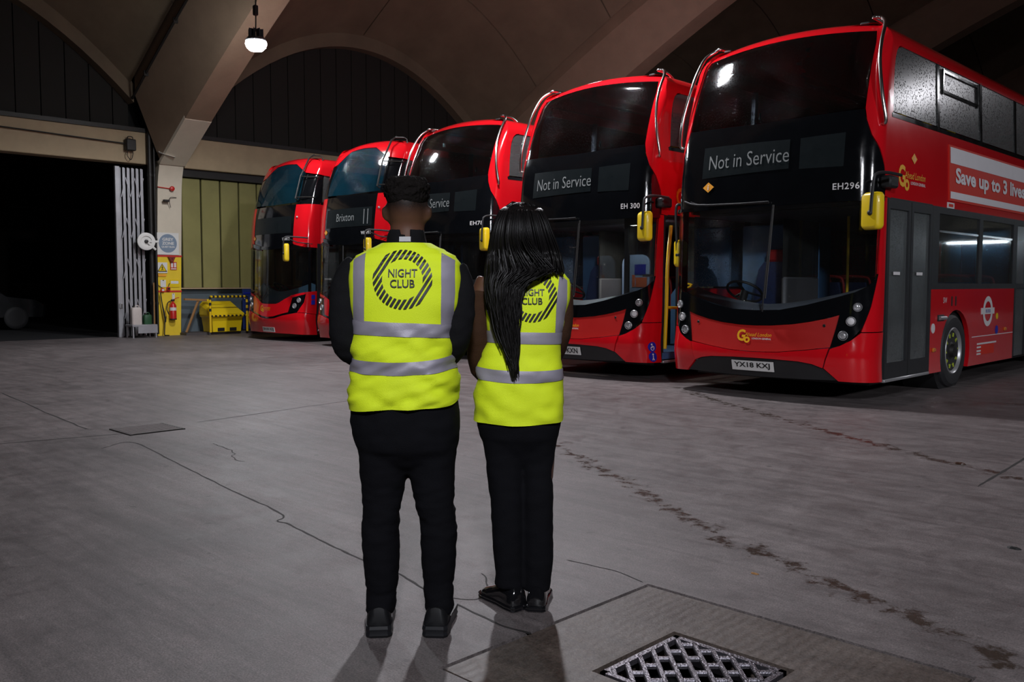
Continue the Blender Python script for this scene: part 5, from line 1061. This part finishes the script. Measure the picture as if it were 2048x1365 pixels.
for rows in (((.84, -.085, .09), (.76, -.094, .102), (.68, -.096, .094), (.60, -.096, .088), (.507, -.100, .076), (.47, -.101, .070), (.40, -.109, .0705), (.30, -.107, .0695), (.22, -.105, .066), (.145, -.105, .055), (.105, -.108, .058), (.085, -.110, .056), (.062, -.112, .050)), ((.84, .075, .09), (.76, .084, .10), (.68, .088, .092), (.60, .088, .086), (.485, .097, .075), (.433, .108, .069), (.367, .112, .0695), (.293, .112, .067), (.24, .111, .064), (.17, .111, .055), (.11, .114, .057), (.085, .114, .055), (.062, .116, .050))):
    tr.loft([ell((c, -.01 if z < .5 else 0, z), a, a*1.12 + (.01 if z < .12 else 0), 2.2, 24) for z, c, a in rows])
fused('trousers', tr, TROU, man, .009, 4, lambda p: .004*noise.noise(V(p.x*16, p.y*16, p.z*30)) + (.004 if abs(p.z - .45) < .1 or p.z < .2 else .001)*noise.noise(V(p.x*20, p.y*20, p.z*55)), label='black trousers')
def wr_m(p):
    k = sm((1.20 - p.z)/.15); return .020*k*noise.noise(V(p.x*5 + 3, p.y*6, p.z*20 + p.x*12)) + .014*k*noise.noise(V(p.x*9, p.y*8, p.z*38 - p.x*14)) + .0025*noise.noise(V(p.x*9, p.y*9, p.z*12))
MV = Shell([(.84, -.014, 0, .206, .155, 2.5), (.92, -.016, 0, .206, .160, 2.5), (1.00, -.018, 0, .196, .158, 2.5), (1.06, -.018, 0, .193, .156, 2.5), (1.11, -.017, -.003, .183, .148, 2.6), (1.17, -.011, -.006, .190, .143, 2.7), (1.25, -.005, -.010, .206, .138, 2.9), (1.33, -.004, -.012, .210, .130, 3.0), (1.385, -.004, -.012, .205, .116, 2.9), (1.412, -.003, -.011, .186, .104, 2.7), (1.435, -.003, -.008, .148, .092, 2.5), (1.452, -.003, -.004, .110, .083, 2.3), (1.462, -.003, 0, .092, .080, 2.2)], wr_m)
hs = [.848 + .012*i for i in range(46)] + [1.398, 1.408, 1.416, 1.424, 1.432, 1.44, 1.446, 1.452, 1.457, 1.462]
hem_m = lambda q: .028*max(0, math.cos(q))**1.5 + .006*math.sin(3*q) + .004
vm = MV.mesh(hs, 0, hem_m); vest = obj('hi_vis_vest', vm, VEST, man, ang=70, label='yellow hi-vis vest printed NIGHT CLUB')
bv = BVHTree.FromPolygons([Vector(p) for p in vm.v], vm.f)
cs = math.cos
obj('reflective_band', MV.band(lambda q: 1.122 - .008*cs(q), lambda q: 1.172 - .010*cs(q)), REFL, vest, ang=70)
obj('reflective_band', MV.band(lambda q: .990 + .012*max(0, -math.sin(q))*0 - .006*math.sin(q)*0 + .004*cs(q) + .014*cs(q)**2 - .008, lambda q: 1.036 + .004*cs(q) + .016*cs(q)**2 - .006), REFL, vest, ang=70)
flat_on(bv, [(-.190, 1.165), (-.143, 1.168), (-.139, 1.30), (-.141, 1.425), (-.187, 1.402), (-.184, 1.30)], .004, REFL, vest, 'shoulder_band')
flat_on(bv, [(.133, 1.158), (.174, 1.156), (.184, 1.28), (.183, 1.398), (.134, 1.425), (.136, 1.30)], .004, REFL, vest, 'shoulder_band')
logo(bv, -.002, 1.328, .107, .073, vest); fn = lambda x, z: on_shell(bv, x, z, .005)
lettering('NIGHT', fn, -.053, 1.336, .104, .029, PRINT, vest, 'logo_lettering', .012); lettering('CLUB', fn, -.046, 1.298, .088, .029, PRINT, vest, 'logo_lettering', .012)
obj('collar_tag', MB().box((.001, -.079, 1.474), (.042, .004, .018), Matrix.Rotation(-.1, 3, 'X')), mat('tag_grey', (.42, .42, .44), .5), man, smooth=False)
shoe(man, -.118, .03, .10, .112, .29, SHOE, SOLE, .115, .045); shoe(man, .112, .03, -.06, .112, .29, SHOE, SOLE, .115, .045)
# ---- woman
wb = MB()
head(wb, 1.405, .070, .090, .195, .015); limb(wb, [(.012, -.005, 1.30, .06), (.008, -.004, 1.36, .050), (0, .004, 1.44, .047)], 16, 3)
wb.loft([ell((c, 0, z), a, b, 2.3) for z, c, a, b in ((.74, -.005, .15, .105), (.85, -.005, .148, .10), (1.02, 0, .12, .095), (1.15, .015, .13, .095), (1.27, .022, .140, .085), (1.33, .022, .11, .07), (1.37, .015, .06, .05))])
for s, pts in ((-1, [(-.128, 0, 1.325, .052), (-.160, -.005, 1.25, .044), (-.172, -.01, 1.10, .038), (-.165, .05, .97, .034), (-.10, .16, .91, .030), (-.03, .205, .89, .026)]), (1, [(.155, 0, 1.31, .048), (.165, -.005, 1.22, .042), (.158, .02, 1.09, .038), (.12, .10, .99, .033), (.07, .18, .92, .029), (.03, .21, .89, .026)])):
    limb(wb, pts, 14, 3); hand(wb, pts[-1][:3], (-s*.9, .15, -.35), (0, .1, 1), .92)
    limb(wb, [(s*.075 - .005, 0, .76, .08), (s*.07, 0, .58, .066), (s*.062 + .005, 0, .43, .048), (s*.058 + .007, -.01, .28, .046), (s*.055 + .01, 0, .09, .032), (s*.055 + .01, .0, .05, .032), (s*.06, .08, .032, .026)], 14, 3)
wom = fused('person', wb, SKIN_W, None, .010, 4, label='woman with long loose black hair in a hi-vis vest, seen from behind', category='person', group='people watching the buses')
wom.location = (-2.49, 2.585, 0); wom.rotation_euler = (0, 0, TH)
face_parts(wom, 1.405, .070, .090, .195, .015)
sv = MB(); limb(sv, [(-.166, -.005, 1.285, .051), (-.166, -.008, 1.22, .049), (-.173, -.01, 1.10, .045), (-.168, .05, .97, .041), (-.105, .155, .91, .037), (-.05, .20, .89, .033)])
limb(sv, [(.150, 0, 1.30, .050), (.162, -.005, 1.24, .049), (.164, -.003, 1.17, .046), (.155, .02, 1.09, .044), (.12, .10, .99, .040), (.07, .175, .925, .036), (.05, .195, .905, .033)])
sv.loft([ell((c, 0, z), a, b, 2.4) for z, c, a, b in ((.80, -.005, .155, .11), (1.02, 0, .13, .10), (1.15, .016, .138, .10), (1.27, .024, .146, .09), (1.30, .024, .13, .08))])
fused('top', sv, BROWN, wom, .0095, 4, lambda p: .003*noise.noise(V(p.x*18, p.y*18, p.z*30)), label='brown cold-shoulder top')
tw = MB()
tw.loft([ell((c, 0, z), a, b, 2.4) for z, c, a, b in ((.90, -.008, .15, .11), (.80, -.008, .172, .122), (.75, -.008, .170, .122), (.70, -.007, .160, .115), (.64, -.006, .12, .08), (.58, -.006, .07, .05))])
for rows in (((.80, -.06, .09), (.72, -.072, .092), (.66, -.070, .082), (.60, -.068, .074), (.514, -.064, .071), (.45, -.057, .067), (.36, -.054, .066), (.22, -.050, .063), (.14, -.046, .058), (.10, -.046, .060), (.085, -.046, .060)), ((.80, .055, .09), (.72, .066, .090), (.66, .066, .076), (.59, .068, .064), (.53, .066, .060), (.49, .070, .062), (.33, .070, .061), (.184, .072, .061), (.12, .068, .056), (.085, .066, .054), (.07, .066, .054))):
    tw.loft([ell((c, -.005 if z < .5 else 0, z), a, a*1.1, 2.3, 24) for z, c, a in rows])
fused('trousers', tw, TROU, wom, .009, 4, lambda p: .003*noise.noise(V(p.x*16, p.y*16, p.z*26)), label='black flared trousers')
def wr_w(p):
    k = sm((1.15 - p.z)/.2); return .010*k*noise.noise(V(p.x*8, p.y*8, p.z*16 + p.x*8)) + .006*k*noise.noise(V(p.x*20, p.y*16, p.z*30)) + .002*noise.noise(V(p.x*9, p.y*9, p.z*12))
WV = Shell([(.755, -.009, 0, .180, .135, 2.4), (.85, -.008, 0, .180, .136, 2.4), (.96, -.004, 0, .172, .132, 2.4), (1.03, .001, 0, .158, .124, 2.4), (1.09, .013, -.002, .148, .118, 2.5), (1.17, .018, -.005, .158, .118, 2.6), (1.26, .026, -.008, .170, .112, 2.8), (1.32, .027, -.008, .170, .102, 2.8), (1.352, .025, -.007, .150, .092, 2.6), (1.372, .022, -.004, .118, .082, 2.4), (1.388, .018, 0, .086, .072, 2.2)], wr_w)
hs = [.760 + .0125*i for i in range(45)] + [1.33, 1.34, 1.35, 1.358, 1.366, 1.373, 1.38, 1.388]
vw = WV.mesh(hs, 0, lambda q: .008*cs(q)**2 + .002*math.sin(5*q)); vest2 = obj('hi_vis_vest', vw, VEST, wom, ang=70, label='yellow hi-vis vest printed NIGHT CLUB, partly under hair')
bw = BVHTree.FromPolygons([Vector(p) for p in vw.v], vw.f)
obj('reflective_band', WV.band(lambda q: 1.078 - .004*cs(q), lambda q: 1.124 - .004*cs(q)), REFL, vest2, ang=70)
obj('reflective_band', WV.band(lambda q: .926 + .012*cs(q)**2 - .003*cs(q), lambda q: .974 + .008*cs(q)**2 - .004*cs(q)), REFL, vest2, ang=70)
flat_on(bw, [(.133, 1.118), (.163, 1.116), (.180, 1.24), (.181, 1.325), (.150, 1.350), (.137, 1.25)], .004, REFL, vest2, 'shoulder_band')
flat_on(bw, [(-.122, 1.118), (-.098, 1.118), (-.092, 1.25), (-.098, 1.345), (-.128, 1.325), (-.126, 1.25)], .004, REFL, vest2, 'shoulder_band')
logo(bw, .042, 1.262, .098, .066, vest2); fn = lambda x, z: on_shell(bw, x, z, .005)
lettering('NIGHT', fn, -.004, 1.266, .094, .026, PRINT, vest2, 'logo_lettering', .012); lettering('CLUB', fn, .002, 1.232, .080, .026, PRINT, vest2, 'logo_lettering', .012)
# long hair: cap plus falling strands
Lh = [(1.64, -.02), (1.60, -.078), (1.55, -.102), (1.50, -.115), (1.45, -.124), (1.37, -.134), (1.31, -.136), (1.23, -.128), (1.14, -.105), (1.07, -.081), (1.01, -.055), (.95, -.028)]
Rh = [(1.64, .03), (1.60, .080), (1.55, .104), (1.50, .122), (1.45, .142), (1.40, .158), (1.36, .165), (1.345, .10), (1.31, .02), (1.24, -.004), (1.14, -.010), (1.07, -.012), (1.01, -.016), (.95, -.020)]
def lerp(T, h):
    for (h0, x0), (h1, x1) in zip(T[:-1], T[1:]):
        if h >= h1: return x0 + (x1 - x0)*(h0 - min(h, h0))/(h0 - h1)
    return T[-1][1]
def backy(x, z):
    if z > 1.42: d = (z - 1.50)/.115; hy = .015 - .104*math.sqrt(max(.02, 1 - min(1, d*d) - .25*min(1, (x/.11)**2)))
    else: hy = -.088
    h = bw.ray_cast(V(x, -1, z), V(0, 1, 0)); vy = h[0].y - .014 if h[0] and z < 1.40 else .2
    u = sm((1.46 - z)/.08); base = hy*(1 - u) + min(vy, -.085)*u
    return base
cap = MB(); cap.loft([ell((.002, .004 + dy, z), a, b, 2.1, 28) for z, a, b, dy in ((1.40, .085, .075, -.02), (1.45, .096, .092, -.012), (1.50, .094, .103, -.005), (1.55, .088, .104, 0), (1.59, .072, .088, .004), (1.615, .050, .06, .006), (1.628, .02, .026, .006))])
hair = fused('hair', cap, HAIRB, wom, .008, 3, lambda p: .0025*noise.noise(V(p.x*90, p.y*60, p.z*6)), label='long loose black hair falling down the back')
rnd = random.Random(3)
def strands(n, name, wd, lay):
    mb = MB()
    for i in range(n):
        u = (i + rnd.random())/n; end = (.95 + .40*rnd.random()**1.6) if u < .62 else (1.345 + .03*rnd.random()); end = end if u > .12 else max(end, 1.05 + .2*rnd.random())
        ph = rnd.random()*6.3; am = .004 + .010*rnd.random(); pts = []; K = 22; dl = lay*rnd.random(); uu = u
        for k in range(K + 1):
            z = 1.632 - (1.632 - end)*(k/K); L, R_ = lerp(Lh, z), lerp(Rh, z)
            if u >= .62: R_ = max(R_, lerp(Rh, max(z, 1.36)))
            uq = u/.66 if (u < .62 and z < 1.40) else u
            f = sm((1.50 - z)/.20) if u < .62 else 0
            uq = u*(1 - f) + min(1, u/.62)*f
            x = L + uq*(R_ - L) + am*math.sin(ph + z*16)*sm((1.5 - z)/.3)
            y = backy(x, z) - dl*(1 if z < 1.6 else .3) - .004; w_ = wd*(1 - .75*(k/K)**3)
            pts.append((x, y, z, w_))
        mb.tube(pts, wd, 4, flat=.45, up=V(1, 0, 0))
    me = bpy.data.meshes.new(name); me.from_pydata(mb.v, [], mb.f); me.materials.append(HAIRB); me.shade_smooth(); me.update(); link(name, me, hair, kind='stuff', label='loose strands of black hair')
strands(420, 'hair_strands', .0075, .03); strands(160, 'hair_wisps', .0022, .045)
shoe(wom, -.075, .03, .62, .104, .26, PATENT, PATENT, .105, .024); shoe(wom, .075, .035, -.15, .096, .25, PATENT, PATENT, .105, .024)
